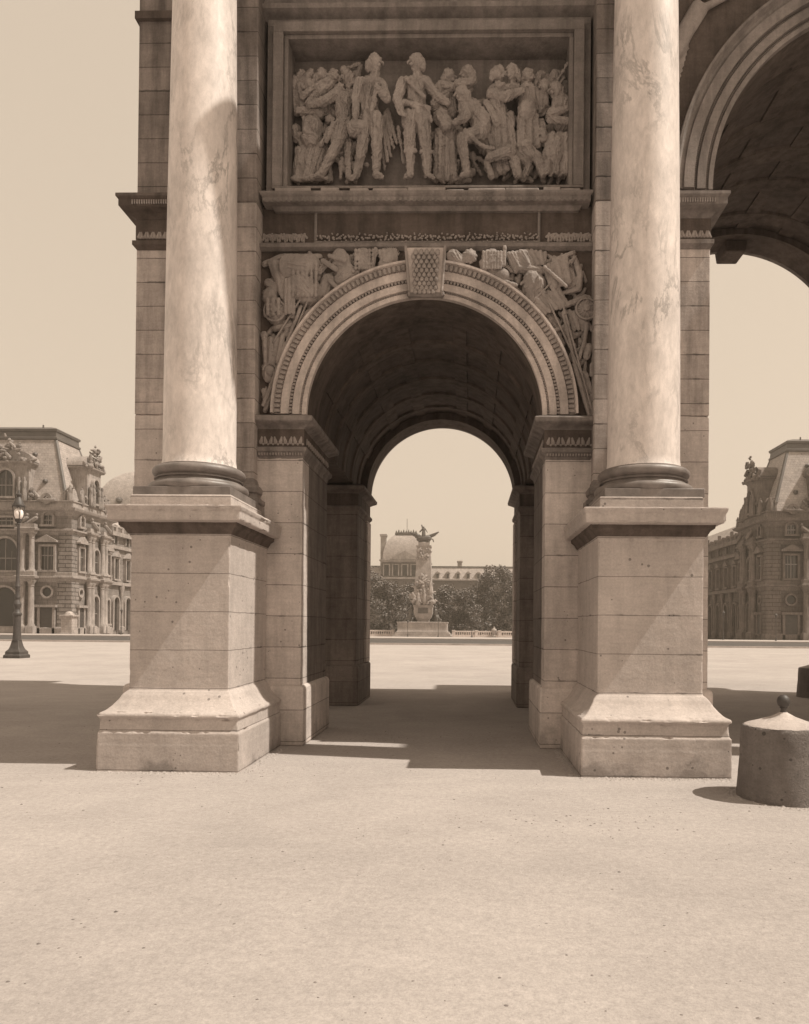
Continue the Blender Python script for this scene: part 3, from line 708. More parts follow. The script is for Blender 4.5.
g5 += folds(za, [(90, 540), (230, 520)], [(75, 690), (170, 690)], 7, 22, 18, .06) + limb(za, [(70, 705), (240, 705)], [14, 12], .1) + limb(za, [(230, 545), (330, 610)], [16, 12], .05)
figure('carved_drum', za, g5)
g6 = head(zb, 98, 165, 1, 32, .10) + head(zb, 192, 155, -1, 32, .12)
g6 += limb(zb, [(60, 240), (40, 310)], [50, 40], .07) + limb(zb, [(150, 235), (200, 225), (225, 215)], [30, 22, 14], .14) + limb(zb, [(60, 230), (140, 240)], [26, 20], .12) + limb(zb, [(20, 320), (90, 270)], [18, 16], .12)
g6 += limb(zb, [(90, 240), (110, 330)], [48, 40], .05)
figure('carved_envoys', zb, g6)
g7 = head(zb, 165, 285, -1, 34, .16) + limb(zb, [(215, 340), (265, 430), (250, 480)], [48, 52, 50], [.10, .12, .11]) + limb(zb, [(190, 350), (185, 420), (130, 460)], [26, 24, 15], [.14, .18, .2])
g7 += limb(zb, [(240, 490), (165, 530), (190, 700)], [40, 30, 18], [.14, .17, .14]) + limb(zb, [(190, 700), (160, 712)], [15, 11], .15)
g7 += limb(zb, [(180, 500), (260, 575), (320, 590)], [12, 10, 9], .2) + limb(zb, [(300, 490), (310, 590), (290, 640)], [30, 24, 18], .08)
g7 += [(zb(60, 370), 44, zb(90, 430), 36, .08, .1)] + folds(zb, [(40, 440), (110, 440)], [(30, 690), (130, 690)], 6, 20, 16, .05)
figure('carved_bowing_man', zb, g7)
g8 = head(zb, 345, 168, 1, 34, .14) + head(zb, 415, 165, -1, 34, .14)
g8 += limb(zb, [(335, 260), (345, 360), (350, 420)], [52, 48, 44], .09) + limb(zb, [(310, 280), (380, 318), (465, 282)], [26, 24, 15], [.13, .18, .18]) + limb(zb, [(440, 240), (400, 270), (340, 250)], [26, 22, 14], [.11, .16, .17])
g8 += folds(zb, [(320, 380), (405, 380)], [(330, 690), (430, 640)], 6, 20, 17, .10) + limb(zb, [(285, 330), (340, 440)], [18, 22], .14)
g8 += limb(zb, [(400, 600), (300, 630)], [30, 22], .18) + limb(zb, [(425, 640), (440, 710)], [28, 20], .16) + limb(zb, [(290, 640), (310, 712)], [18, 15], .14)
figure('carved_embracing_pair', zb, g8)
g9 = head(zb, 492, 160, 1, 28, .10) + head(zb, 560, 155, 1, 25, .07) + head(zb, 580, 225, -1, 26, .12) + head(zb, 632, 150, 1, 25, .07)
g9 += limb(zb, [(490, 250), (490, 340)], [48, 46], .09) + [(zb(490, 365), 50, zb(490, 380), 50, .13, .13)] + folds(zb, [(455, 400), (530, 400)], [(450, 550), (540, 550)], 6, 17, 15, .12)
g9 += limb(zb, [(480, 560), (540, 620), (565, 700)], [34, 26, 18], .14) + limb(zb, [(450, 580), (500, 640), (470, 705)], [28, 22, 16], .1)
g9 += limb(zb, [(540, 260), (560, 340)], [34, 30], .08) + limb(zb, [(560, 420), (575, 520)], [24, 20], .1) + limb(zb, [(690, 125), (612, 265)], [7, 6], .14) + limb(zb, [(672, 190), (620, 270)], [7, 6], .12)
figure('carved_captives', zb, g9)
g10 = head(zb, 632, 255, -1, 32, .14) + limb(zb, [(660, 320), (665, 420)], [50, 44], .10) + limb(zb, [(640, 360), (600, 410), (680, 385)], [24, 20, 14], [.15, .19, .19]) + limb(zb, [(600, 430), (690, 440)], [18, 16], .17)
g10 += [(zb(650, 520), 52, zb(620, 600), 60, .10, .12)] + folds(zb, [(600, 500), (700, 500)], [(560, 690), (700, 690)], 7, 18, 16, .13) + limb(zb, [(570, 520), (560, 480)], [18, 16], .15)
g10 += limb(zb, [(690, 250), (700, 330)], [24, 22], .06)
figure('carved_seated_woman', zb, g10)
MB().box(-1.668, 1.688, .20, .389, 6.682, 6.70).build('relief_ledge', M_CARVE, rp, bevel=.008)
rs = random.Random(31); bgp = []
for (x0, x1, y0, y1, n_, mm) in ((70, 400, 105, 690, 90, za), (10, 300, 230, 690, 50, zb), (420, 700, 130, 690, 80, zb)):
    for k in range(n_):
        x, y = rs.uniform(x0, x1), rs.uniform(y0, y1); a = rs.uniform(-.6, .6) + PI / 2 * (rs.random() < .7); l = rs.uniform(30, 95)
        bgp.append((mm(x, y), rs.uniform(10, 20), mm(x + l * math.cos(a), min(700, y + l * math.sin(a))), rs.uniform(6, 14), rs.uniform(.02, .08), rs.uniform(.02, .08)))
for (x, y) in ((150, 120), (320, 118), (385, 130)): bgp += [(za(x, y), 22, za(x, y + 6), 20, .04, .04)]
figure('carved_background', za, bgp, voxel=.010)

# ---- trophies in the spandrels
def SX(u, v): return (-5.0959 + .011903 * u + .000107 * v, 8.8985 - .000033 * u - .011943 * v)
def sl(x, y): return SX(255 + x / 4.623, 240 + y / 4.623)
def sr(x, y): return SX(420 + x / 4.494, 240 + y / 4.494)
KS = .0119 / 4.56
def trophy(m, prims, voxel=.0065):
    b = MB(); rs_ = random.Random(len(prims))
    for (p0, r0, p1, r1, d0, d1) in prims:
        b.caps((p0[0], .06 - d0, p0[1]), r0 * KS, (p1[0], .06 - d1, p1[1]), r1 * KS, fy=.7); ridges(b, p0[0], p0[1], r0 * KS, p1[0], p1[1], r1 * KS, .06 - d0, .06 - d1, rs_, .7)
    o = b.build('carved_trophy', M_CARVE, spandrel_o); remesh(o, voxel, 0, .003)
spandrel_o = [o for o in arch.children if o.name.startswith('spandrel')][0]
def dots(m, x0, x1, y0, y1, nx, ny, r, d, sx=0):
    return [(m(x0 + (x1 - x0) * i / (nx - 1) + sx * j, y0 + (y1 - y0) * j / (ny - 1)), r, m(x0 + (x1 - x0) * i / (nx - 1) + sx * j, y0 + (y1 - y0) * j / (ny - 1) + 6), r, d, d) for i in range(nx) for j in range(ny)]
t1 = [(sl(165, 130), 66, sl(250, 130), 62, .05, .06), (sl(210, 220), 70, sl(255, 245), 62, .06, .06)] + dots(sl, 185, 290, 130, 270, 6, 8, 8, .155)
t1 += folds(sl, [(70, 110), (150, 110)], [(120, 250), (175, 360)], 6, 13, 12, .07) + folds(sl, [(150, 200), (180, 200)], [(150, 350), (185, 350)], 3, 10, 10, .13)
t1 += limb(sl, [(40, 110), (120, 75), (300, 75)], [14, 14, 12], .04)
trophy(sl, t1)
t2 = head(sl, 395, 85, -1, 40, .08) + [(sl(430, 160), 48, sl(400, 190), 40, .06, .06), (sl(340, 190), 36, sl(320, 240), 30, .05, .05)]
t2 += limb(sl, [(320, 110), (380, 150)], [12, 12], .13) + limb(sl, [(350, 90), (420, 110)], [10, 10], .14) + limb(sl, [(300, 150), (330, 120)], [16, 12], .08) + limb(sl, [(350, 200), (390, 240)], [12, 9], .13)
trophy(sl, t2)
t3 = [(sl(500, 80), 42, sl(520, 130), 40, .06, .06)] + dots(sl, 470, 550, 60, 140, 6, 5, 7, .125) + limb(sl, [(560, 50), (545, 160)], [10, 8], .1)
t3 += [(sl(620, 110), 36, sl(600, 120), 34, .06, .06)] + folds(sl, [(580, 60), (650, 55)], [(590, 100), (655, 100)], 5, 11, 10, .09) + limb(sl, [(470, 190), (500, 170)], [18, 12], .06) + limb(sl, [(560, 140), (660, 130)], [12, 10], .08)
trophy(sl, t3)
t4 = [(sl(85, 310), 46, sl(95, 350), 44, .05, .05), (sl(70, 255), 34, sl(60, 270), 30, .06, .06)] + dots(sl, 65, 115, 290, 350, 3, 4, 10, .13) + limb(sl, [(60, 200), (120, 230)], [22, 16], .05)
t4 += limb(sl, [(215, 315), (120, 560), (40, 770)], [9, 9, 9], .09) + limb(sl, [(330, 300), (230, 345), (215, 390)], [14, 12, 7], .06) + limb(sl, [(90, 410), (180, 390)], [16, 12], .05)
t4 += [(sl(75, 520), 42, sl(120, 545), 34, .03, .03)] + folds(sl, [(45, 470), (130, 450)], [(50, 570), (110, 570)], 4, 14, 12, .07) + limb(sl, [(110, 590), (45, 790)], [16, 12], .05) + [(sl(55, 615), 26, sl(60, 640), 22, .05, .05)]
t4 += limb(sl, [(160, 380), (120, 470)], [12, 10], .04) + [(sl(40, 440), 18, sl(45, 460), 16, .05, .05), (sl(40, 700), 14, sl(50, 730), 12, .05, .05)]
trophy(sl, t4)
u1 = [(sr(150, 70), 32, sr(180, 95), 30, .05, .05)] + [(sr(225 + 26 * math.cos(a), 75 + 26 * math.sin(a)), 10, sr(225, 75), 14, .07, .1) for a in [k * .7 for k in range(9)]]
u1 += [(sr(320, 85), 46, sr(325, 115), 46, .06, .06)] + dots(sr, 285, 362, 68, 135, 7, 6, 7, .135) + limb(sr, [(380, 45), (375, 125)], [10, 10], .12) + limb(sr, [(285, 110), (290, 150)], [20, 16], .09)
u1 += [(sr(370, 170), 42, sr(340, 165), 36, .05, .05)] + limb(sr, [(360, 190), (430, 210)], [12, 9], .1) + limb(sr, [(225, 130), (250, 140)], [12, 8], .05)
trophy(sr, u1)
u2 = folds(sr, [(400, 70), (470, 60)], [(430, 140), (500, 110)], 5, 16, 15, .07) + folds(sr, [(480, 50), (560, 60)], [(520, 110), (560, 110)], 5, 11, 9, .06)
u2 += head(sr, 500, 185, -1, 42, .09) + [(sr(520, 200), 52, sr(500, 215), 44, .05, .05)] + limb(sr, [(455, 130), (545, 140)], [20, 18], .07)
u2 += folds(sr, [(560, 130), (650, 90)], [(590, 215), (665, 200)], 6, 13, 12, .09) + limb(sr, [(555, 140), (650, 225)], [8, 8], .16)
u2 += folds(sr, [(480, 260), (620, 225)], [(560, 330), (660, 295)], 7, 12, 11, .08) + limb(sr, [(600, 100), (680, 65)], [12, 9], .1)
trophy(sr, u2)
u3 = limb(sr, [(690, 80), (715, 150), (712, 220), (640, 240)], [12, 16, 16, 10], .07) + [(sr(660, 150), 40, sr(670, 190), 36, .03, .03)]
u3 += limb(sr, [(650, 295), (740, 258)], [14, 14], .07) + [(sr(745, 275), 34, sr(730, 330), 40, .04, .04)] + folds(sr, [(670, 320), (740, 350)], [(690, 400), (770, 400)], 5, 12, 10, .05)
u3 += limb(sr, [(640, 330), (665, 440), (690, 560)], [9, 8, 8], .09) + limb(sr, [(745, 380), (735, 460), (700, 560)], [12, 10, 9], .08) + limb(sr, [(600, 410), (660, 380)], [12, 8], .07) + limb(sr, [(655, 400), (680, 480)], [22, 14], .04)
u3 += limb(sr, [(692, 560), (760, 790)], [15, 12], .07) + limb(sr, [(735, 600), (765, 680)], [18, 12], .05) + [(sr(755, 480), 22, sr(745, 520), 18, .05, .05), (sr(775, 560), 18, sr(770, 600), 14, .05, .05), (sr(770, 700), 16, sr(775, 760), 14, .05, .05)]
trophy(sr, u3)

def shield(m, x, y, r, oval=1.0):
    cx_, cz_ = m(x, y); rr = r * KS; b = MB()
    b.arc([(rr, .03), (rr, -.055), (rr * .86, -.06), (rr * .84, -.035), (rr * .3, -.06), (rr * .28, -.085), (.001, -.095), (.001, .03)], (cx_, cz_), 0, 2 * PI, 40)
    for k in range(10):
        a = 2 * PI * k / 10; b.caps((cx_ + rr * .4 * math.cos(a), -.052, cz_ + rr * .4 * math.sin(a)), .008, (cx_ + rr * .8 * math.cos(a), -.038, cz_ + rr * .8 * math.sin(a)), .012, seg=6, rings=4)
    b.build('carved_shield', M_CARVE, spandrel_o, smooth=40)
def helmet(m, x, y, r, face):
    cx_, cz_ = m(x, y); rr = r * KS; b = MB()
    b.caps((cx_, .0, cz_), rr, (cx_ - face * rr * .15, .0, cz_ + rr * .1), rr, fy=.8, seg=14, rings=9)
    b.caps((cx_ + face * rr * .7, -.01, cz_ - rr * .35), rr * .3, (cx_ + face * rr * 1.25, -.01, cz_ - rr * .45), rr * .14, seg=8, rings=5)
    b.tube([(cx_ + rr * 1.2 * math.cos(a), -.02, cz_ + rr * 1.25 * math.sin(a)) for a in [PI * (.15 + .1 * k) for k in range(9)]], rr * .2, 7)
    for k in range(14):
        a = PI * (.12 + .06 * k); b.caps((cx_ + rr * 1.25 * math.cos(a), -.03, cz_ + rr * 1.3 * math.sin(a)), rr * .07, (cx_ + rr * 1.55 * math.cos(a - face * .15), -.03, cz_ + rr * 1.6 * math.sin(a - face * .15)), rr * .05, seg=5, rings=3)
    b.build('carved_helmet', M_CARVE, spandrel_o, smooth=40)
def standard(m, x0, y0, x1, y1, tip=True):
    a, c = m(x0, y0), m(x1, y1); b = MB(); b.caps((a[0], -.045, a[1]), .012, (c[0], -.045, c[1]), .012, seg=7, rings=4)
    dx, dz = (c[0] - a[0]), (c[1] - a[1]); l = math.hypot(dx, dz); dx /= l; dz /= l
    b.add([(a[0] + dz * .03, -.045, a[1] - dx * .03), (a[0] - dz * .03, -.045, a[1] + dx * .03), (a[0] - dx * .12, -.045, a[1] - dz * .12), (a[0], -.065, a[1]), (a[0], -.025, a[1])], [(0, 2, 3), (2, 1, 3), (1, 0, 3), (2, 0, 4), (1, 2, 4), (0, 1, 4)])
    b.build('carved_spear', M_CARVE, spandrel_o, smooth=40)
shield(sl, 95, 335, 52); shield(sr, 742, 315, 50); helmet(sl, 625, 92, 34, -1); helmet(sr, 372, 165, 36, 1); helmet(sl, 70, 610, 26, 1); shield(sl, 460, 160, 26)
standard(sl, 250, 285, 60, 740); standard(sl, 310, 130, 90, 480); standard(sr, 560, 250, 720, 600); standard(sr, 670, 110, 500, 290); standard(sr, 650, 340, 770, 780); standard(sl, 545, 95, 440, 190)
rs = random.Random(41); fl_ = MB()
for sg in (-1, 1):
    for k in range(320):
        a = rs.uniform(.06, 1.32); r = 1.86 + rs.random() ** 1.2 * 1.1; x, z = sg * r * math.cos(a), ZS + r * math.sin(a)
        if abs(x) > 1.93 or z > 5.86 or abs(x) < .3: continue
        th = a + rs.choice((0, .4, 1.2, 1.6)); l = rs.uniform(.04, .16); x2, z2 = x + sg * l * math.cos(th), z + l * math.sin(th)
        if abs(x2) > 1.94 or z2 > 5.88: continue
        fl_.caps((x, .045, z), rs.uniform(.016, .045), (x2, .04, z2), rs.uniform(.012, .03), fy=1.1, seg=7, rings=4)
fl_.build('carved_ground', M_CARVE, spandrel_o, smooth=50)
# ------------------------------------------------------------------ bollards
def bollard(x, y, label):
    e = empty('stone_bollard', (x, y, gz(y)), label, 'bollard', 'round stone bollards in front of the arch')
    b = MB(); seg = 40; prof = [(.375, -.05), (.372, .03), (.362, .2), (.352, .35), (.342, .48), (.335, .575), (.327, .605), (.312, .613)]
    b.lathe(prof, (0, 0, 0), seg)
    for i, v in enumerate(b.v):
        a = math.atan2(v[1], v[0]); k = 1 + .012 * math.sin(3 * a + 9 * v[2]) + .008 * math.sin(11 * a + 17 * v[2]) + rnd.uniform(-.004, .004)
        b.v[i] = (v[0] * k, v[1] * k, v[2] + (rnd.uniform(-.008, .008) if .53 < v[2] < .61 else 0))
    b.build('stone_drum', M_GRAN, e, smooth=50)
    MB().lathe([(.318, .610), (.30, .62), (.2, .65), (.1, .685), (.045, .715), (.03, .725)], (0, 0, 0), seg).build('conical_cap', M_GRANTOP, e, smooth=50)
    MB().lathe([(.03, .72), (.022, .745), (.024, .755), (.034, .762), (.030, .768), (.046, .785), (.054, .81), (.053, .83), (.044, .852), (.025, .87), (.002, .876)], (0, 0, 0), 24).build('ball_finial', M_IRON, e, smooth=60)
    return e
bollard(3.245, -2.36, 'rough sunlit stone bollard with a ball on its conical cap beside the pedestal')
bollard(7.80, 6.86, 'dark stone bollard further back at the edge of the arch shadow')

# ------------------------------------------------------------------ street lamps
def big_lamp(x, y):
    e = empty('street_lamp', (x, y, gz(y)), 'tall ornate iron street lamp with a white globe in front of the pale pavilion', 'street lamp')
    b = MB()
    e.scale = (.82, .82, 1)
    b.rlathe(-.16, .16, -.16, .16, [(.26, -.02), (.26, .12), (.2, .16), (.2, .26), (.15, .31), (.1, .36), (.06, .46), (.03, .56), (0, .72)]).build('base', M_IRON, e, bevel=.02)
    c = MB().lathe([(.2, .7), (.185, .9), (.17, 1.1), (.16, 1.6), (.17, 1.68), (.21, 1.72), (.21, 1.78), (.15, 1.84), (.12, 1.95), (.16, 2.05), (.18, 2.15), (.14, 2.25), (.11, 2.32), (.14, 2.42), (.1, 2.55), (.1, 2.8), (.13, 2.86), (.09, 2.95), (.075, 3.4), (.06, 5.3), (.09, 5.36), (.06, 5.42)], (0, 0, 0), 16).build('post', M_IRON, e)
    lt = MB()
    for k in range(4):
        a = PI / 4 + k * PI / 2; dx, dy = math.cos(a), math.sin(a)
        lt.tube([(.06 * dx, .06 * dy, 5.4), (.13 * dx, .13 * dy, 5.48), (.22 * dx, .22 * dy, 5.68), (.265 * dx, .265 * dy, 6.05)], .02, 6)
    lt.lathe([(.25, 6.04), (.29, 6.06), (.29, 6.10), (.25, 6.12), (.22, 6.2), (.15, 6.34), (.1, 6.42), (.09, 6.46), (.14, 6.49), (.14, 6.54), (.06, 6.58), (.03, 6.68), (.01, 6.72)], (0, 0, 0), 20)
    lo = lt.build('lantern', M_IRON, e)
    MB().lathe([(.02, 5.52), (.13, 5.56), (.19, 5.66), (.21, 5.76), (.19, 5.87), (.12, 5.96), (.03, 6.0)], (0, 0, 0), 20).build('globe', M_GLOBE, lo, smooth=60)
    MB().lathe([(.1, 5.42), (.12, 5.5), (.14, 5.55), (.06, 5.57)], (0, 0, 0), 14).build('burner', M_IRON, lo)
big_lamp(-17.47, 20.4)
def small_lamp():
    e = empty('lamp_post', (0, 0, 0), '', 'street lamp', 'small lamp posts along the street')
    MB().lathe([(.16, 0), (.16, .12), (.1, .2), (.07, .5), (.045, .6), (.035, 2.6), (.06, 2.65), (.03, 2.7)], (0, 0, 0), 10).build('post', M_IRON, e)
    MB().lathe([(.05, 2.7), (.16, 3.1), (.18, 3.12), (.05, 3.3), (.01, 3.4)], (0, 0, 0), 8).build('lantern', M_IRON, e)
    return e
lamp0 = small_lamp()
for i, (x, y, h, lb) in enumerate([(36.2, 78, 1, 'small dark lamp post in front of the doorway of the shaded pavilion'), (31.5, 82, 1.1, 'small dark lamp post before the columns of the shaded pavilion'),
                                   (28.6, 82.5, .85, 'small dark lamp post before the arcade of the shaded pavilion, nearer the triumphal arch'), (-42.5, 82, 1, 'small lamp post before the sunlit side columns of the pale pavilion'),
                                   (-9.3, 110, .8, 'thin lamp post left of the monument steps, seen through the archway'), (-4.4, 110, 1, 'thin lamp post right of the monument steps, seen through the archway'), (1.0, 110, .95, 'thin lamp post before the white balustrade right of the monument')]):
    o = lamp0 if i == 0 else copy_tree(lamp0)
    o.location = (x, y, gz(y)); o.scale = (1, 1, h); o['label'] = lb

# ------------------------------------------------------------------ palace pavilions
def statue_mb(b, x, y, z, h, rs):
    """small draped standing figure for the skyline"""
    b.caps((x, y, z), .2 * h, (x + rs.uniform(-.06, .06) * h, y, z + .5 * h), .15 * h, seg=7, rings=4)
    b.caps((x, y, z + .5 * h), .14 * h, (x, y, z + .76 * h), .13 * h, seg=7, rings=4)
    b.caps((x, y, z + .9 * h), .075 * h, seg=7, rings=4)
    for s in (-1, 1):
        b.caps((x + s * .14 * h, y, z + .76 * h), .05 * h, (x + s * rs.uniform(.2, .34) * h, y - .05 * h, z + rs.uniform(.45, .85) * h), .035 * h, seg=6, rings=4)
def cluster(b, x0, x1, y0, y1, z0, z1, n, r, rs, shape=None):
    for k in range(n):
        q = rs.random(); x = x0 + (x1 - x0) * q; t = rs.random()
        top = z1 if not shape else z0 + (z1 - z0) * shape(q)
        z = z0 + (top - z0) * t; y = rs.uniform(y0, y1); rr = r * rs.uniform(.6, 1.3)
        b.caps((x, y, z), rr, (x + rs.uniform(-2, 2) * rr, y + rs.uniform(-.5, .5) * rr, z + rs.uniform(-.5, 2) * rr), rr * .6, seg=6, rings=4)
def pavilion(xc, yc, z0, s, label, seed, M_PAL=M_PAL, M_PALR=M_PALR, M_PALT=M_PALT, M_PALS=M_PALS):
    rs = random.Random(seed)
    e = empty('palace_pavilion', (xc, yc, z0), label, 'pavilion', 'twin palace pavilions')
    TA = lambda p: (s * p[0], p[1], p[2])                    # front face: x=a away from the centre, y into depth
    def FR(): return MB(TA)
    def SI(): return MB(lambda p: (s * (p[1]), p[0], p[2]))  # side face: x=b in depth, y = outwards negative
    H1, H2, H3, A, B = 7.7, 14.2, 17.0, 17.8, 10.8
    FR().box(.0, A, 0, B, -.5, H3).build('wall', M_PAL, e)
    # rusticated corner, plinth, string courses, cornice
    FR().box(-.22, 1.75, -.22, 1.75, .9, H1 - .55).box(-.16, 1.7, -.16, 1.7, H1 + .35, H2 - .3).build('corner_pier', M_PALR, e, smooth=0)
    FR().rlathe(0, A, 0, B, [(.45, -.5), (.45, .75), (.32, .85), (.3, .95), (0, 1.0)]).build('plinth', M_PALT, e)
    st = FR(); st.rlathe(0, A, 0, B, [(.05, H1 - .7), (.2, H1 - .5), (.3, H1 - .2), (.55, H1 - .1), (.55, H1 + .12), (.3, H1 + .2), (.3, H1 + .7), (.1, H1 + .75)])
    st.rlathe(0, A, 0, B, [(.05, H2 - .7), (.12, H2 - .5), (.25, H2 - .25), (.5, H2 - .15), (.5, H2 + .05), (.1, H2 + .15)]); st.build('string_course', M_PALT, e)
    FR().rlathe(0, A, 0, B, [(0, H3 - .9), (.15, H3 - .7), (.3, H3 - .4), (.75, H3 - .2), (.85, H3), (.9, H3 + .15), (.3, H3 + .2), (.25, H3 + 1.0), (.4, H3 + 1.05), (.4, H3 + 1.2), (0, H3 + 1.25)]).build('cornice', M_PALT, e)
    # mansard roof
    ro = FR(); ro.add([(.5, .1, H3 + 1), (A, .1, H3 + 1), (A, B, H3 + 1), (.5, B, H3 + 1), (.9, .3, H3 + 1.4), (A, .3, H3 + 1.4), (A, B - .3, H3 + 1.4), (.9, B - .3, H3 + 1.4), (3.7, 2.4, H3 + 10.6), (A - 3.7, 2.4, H3 + 10.6), (A - 3.7, B - 2.6, H3 + 10.6), (3.7, B - 2.6, H3 + 10.6)], [(3, 2, 1, 0), (0, 1, 5, 4), (1, 2, 6, 5), (2, 3, 7, 6), (3, 0, 4, 7), (4, 5, 9, 8), (5, 6, 10, 9), (6, 7, 11, 10), (7, 4, 8, 11), (8, 9, 10, 11)]); r_o = ro.build('roof', M_SLATE, e, smooth=0)
    FR().rlathe(3.7, A - 3.7, 2.4, B - 2.6, [(.1, H3 + 10.1), (.3, H3 + 10.2), (.3, H3 + 10.45), (.15, H3 + 10.55), (.1, H3 + 11.2), (.25, H3 + 11.3), (.3, H3 + 11.6), (0, H3 + 11.8), (-1.5, H3 + 12.3)]).build('roof_crest', M_LEAD, r_o)
    hp = FR()
    for (ax, bx) in ((0, 0), (0, B)):
        q = 1 if bx == 0 else -1
        hp.caps((.95, bx + q * .35, H3 + 1.4), .28, (3.7, bx + q * 2.45, H3 + 10.2), .26, seg=6, rings=4)
    hp.build('hip_rib', M_LEAD, r_o)
    def lucarne(mk, u, z, inset):
        oo = mk().caps((u, inset - .1, z), .34, (u, inset + .5, z + .1), .34, seg=10, rings=6).build('lucarne', M_LEAD, r_o)
        mk().lathe([(.2, -.06), (.2, .06)], (0, 0, 0), 12)
        g = mk(); g.caps((u, inset - .38, z), .17, seg=8, rings=5); g.build('lucarne_glass', M_GLASS, oo)
    for u, z in ((4.2, H3 + 4.0), (6.2, H3 + 7.9), (12, H3 + 7.9)): lucarne(FR, u, z, (z - H3 - 1.4) / 8.5 * 2.05 + .25)
    for u, z in ((3.9, H3 + 7.6), (6.4, H3 + 7.2)): lucarne(SI, u, z, (z - H3 - 1.4) / 8.5 * 2.8 + .9)
    # windows, doors
    def window(mk, u, za_, zb_, wd, head_='flat', sash=True, y=0):
        f = mk(); t = .28; d = .42
        f.box(u - wd - t, u - wd, y - d, y, za_, zb_); f.box(u + wd, u + wd + t, y - d, y, za_, zb_); f.box(u - wd - t - .1, u + wd + t + .1, y - d - .1, y, za_ - .28, za_)
        if head_ == 'arch': f.arc([(wd, y), (wd, y - d), (wd + t, y - d), (wd + t, y)], (u, zb_), seg=16)
        else: f.box(u - wd - t, u + wd + t, y - d, y, zb_, zb_ + t)
        if head_ == 'pediment':
            f.box(u - wd - .6, u + wd + .6, y - d - .35, y, zb_ + t + .3, zb_ + t + .5)
            f.prism([(u - wd - .6, zb_ + t + .5), (u + wd + .6, zb_ + t + .5), (u, zb_ + t + 1.3)], y - d - .3, y)
        fo_ = f.build('window', M_PALT, e, smooth=20)
        p = mk()
        if head_ == 'arch': p.prism([(u - wd, za_), (u + wd, za_), (u + wd, zb_)] + arcpts(u, zb_, wd, 0, PI, 14)[1:], y - .05, y + .05)
        else: p.box(u - wd, u + wd, y - .05, y + .05, za_, zb_)
        p.build('pane', M_GLASS, fo_, smooth=0)
        if sash:
            q = mk(); top = zb_ + (wd * .95 if head_ == 'arch' else 0)
            q.box(u - .06, u + .06, y - .12, y - .06, za_, top); zz = za_ + (zb_ - za_) * .62; q.box(u - wd, u + wd, y - .14, y - .055, zz - .07, zz + .07)
            for xx in (-.5, .5): q.box(u + xx * wd - .03, u + xx * wd + .03, y - .1, y - .06, za_, zb_)
            q.build('sash', M_SASH, fo_, smooth=0)
    def oculus(mk, u, z, r):
        f = mk().arc([(r, 0), (r, -.35), (r + .25, -.35), (r + .25, 0)], (u, z), 0, 2 * PI, 24).build('oculus', M_PALT, e)
        mk().prism(arcpts(u, z, r, 0, 2 * PI - .2, 20), -.05, .05).build('pane', M_GLASS, f)
    def door(mk, u, h, wd):
        f = mk(); f.box(u - wd - .35, u - wd, -.45, 0, -.3, h); f.box(u + wd, u + wd + .35, -.45, 0, -.3, h); f.box(u - wd - .6, u + wd + .6, -.7, 0, h, h + .35)
        fo_ = f.build('door', M_PALT, e, smooth=0); mk().box(u - wd, u + wd, -.32, -.05, -.3, h).build('door_leaf', M_DOOR, fo_)
    for mk, u in ((FR, 3.15), (SI, 2.2)):
        n_ = .9 if mk is FR else .62
        door(mk, u, 3.6, n_ * .95); oculus(mk, u, 5.7, n_ * .72)
        window(mk, u, H1 + 1.0, H1 + 4.2, n_, 'pediment'); window(mk, u, H2 + .7, H2 + 1.7, n_ * .7, 'arch')
    # arched bays of the frontispieces
    for mk, u, wd in ((FR, 9.0, 1.7), (SI, 6.2, .75)):
        window(mk, u, .0, 4.6, wd, 'arch', mk is SI); window(mk, u, H1 + .9, H1 + 3.6, wd, 'arch'); window(mk, u, H2 + .6, H2 + 1.6, wd * .7, 'flat')
    window(SI, 9.9, 1.4, 4.6, .4, 'arch'); window(SI, 9.9, H1 + 1.0, H1 + 4.0, .4, 'pediment')
    # coupled columns under broken entablatures
    cols = [(FR, 4.95), (FR, 6.15), (FR, 11.85), (FR, 13.05), (SI, 3.95), (SI, 4.85), (SI, 7.75), (SI, 8.65)]
    for mk, u in cols:
        pr = .85 if mk is FR else .45
        for (b0, b1) in ((.95, H1 - .6), (H1 + .75, H2 - .6)):
            c = mk(); r = .40 if b0 < 2 else .36
            c.rlathe(u - r - .1, u + r + .1, -pr - r - .1, -pr + r + .1, [(.05, b0 - .95 if b0 < 2 else b0 - .1), (.05, b0), (0, b0 + .1), (-.05, b0 + .12)])
            c.lathe([(r + .1, b0), (r + .1, b0 + .25), (r, b0 + .4), (r * .97, b0 + (b1 - b0) * .4), (r * .85, b1 - .7), (r + .02, b1 - .62), (r * .8, b1 - .55), (r * 1.0, b1 - .3), (r * 1.35, b1 - .05), (r * 1.35, b1)], (u, -pr, 0), 14)
            c.build('column', M_PALT, e, smooth=40)
    for mk, prs in ((FR, ((4.4, 6.7), (11.3, 13.6))), (SI, ((3.5, 5.3), (7.3, 9.1)))):
        for u0, u1 in prs:
            for H in (H1, H2):
                mk().rlathe(u0, u1, -1.3 if mk is FR else -.8, -.6 if mk is FR else -.3, [(0, H - .6), (.05, H - .3), (.25, H - .15), (.3, H + .1), (.05, H + .2), (.05, H + .7)]).build('entablature_block', M_PALT, e)
            mk().box(u0 - .1, u1 + .1, -1.2 if mk is FR else -.9, .0, -.5, .0).build('column_footing', M_PALT, e)
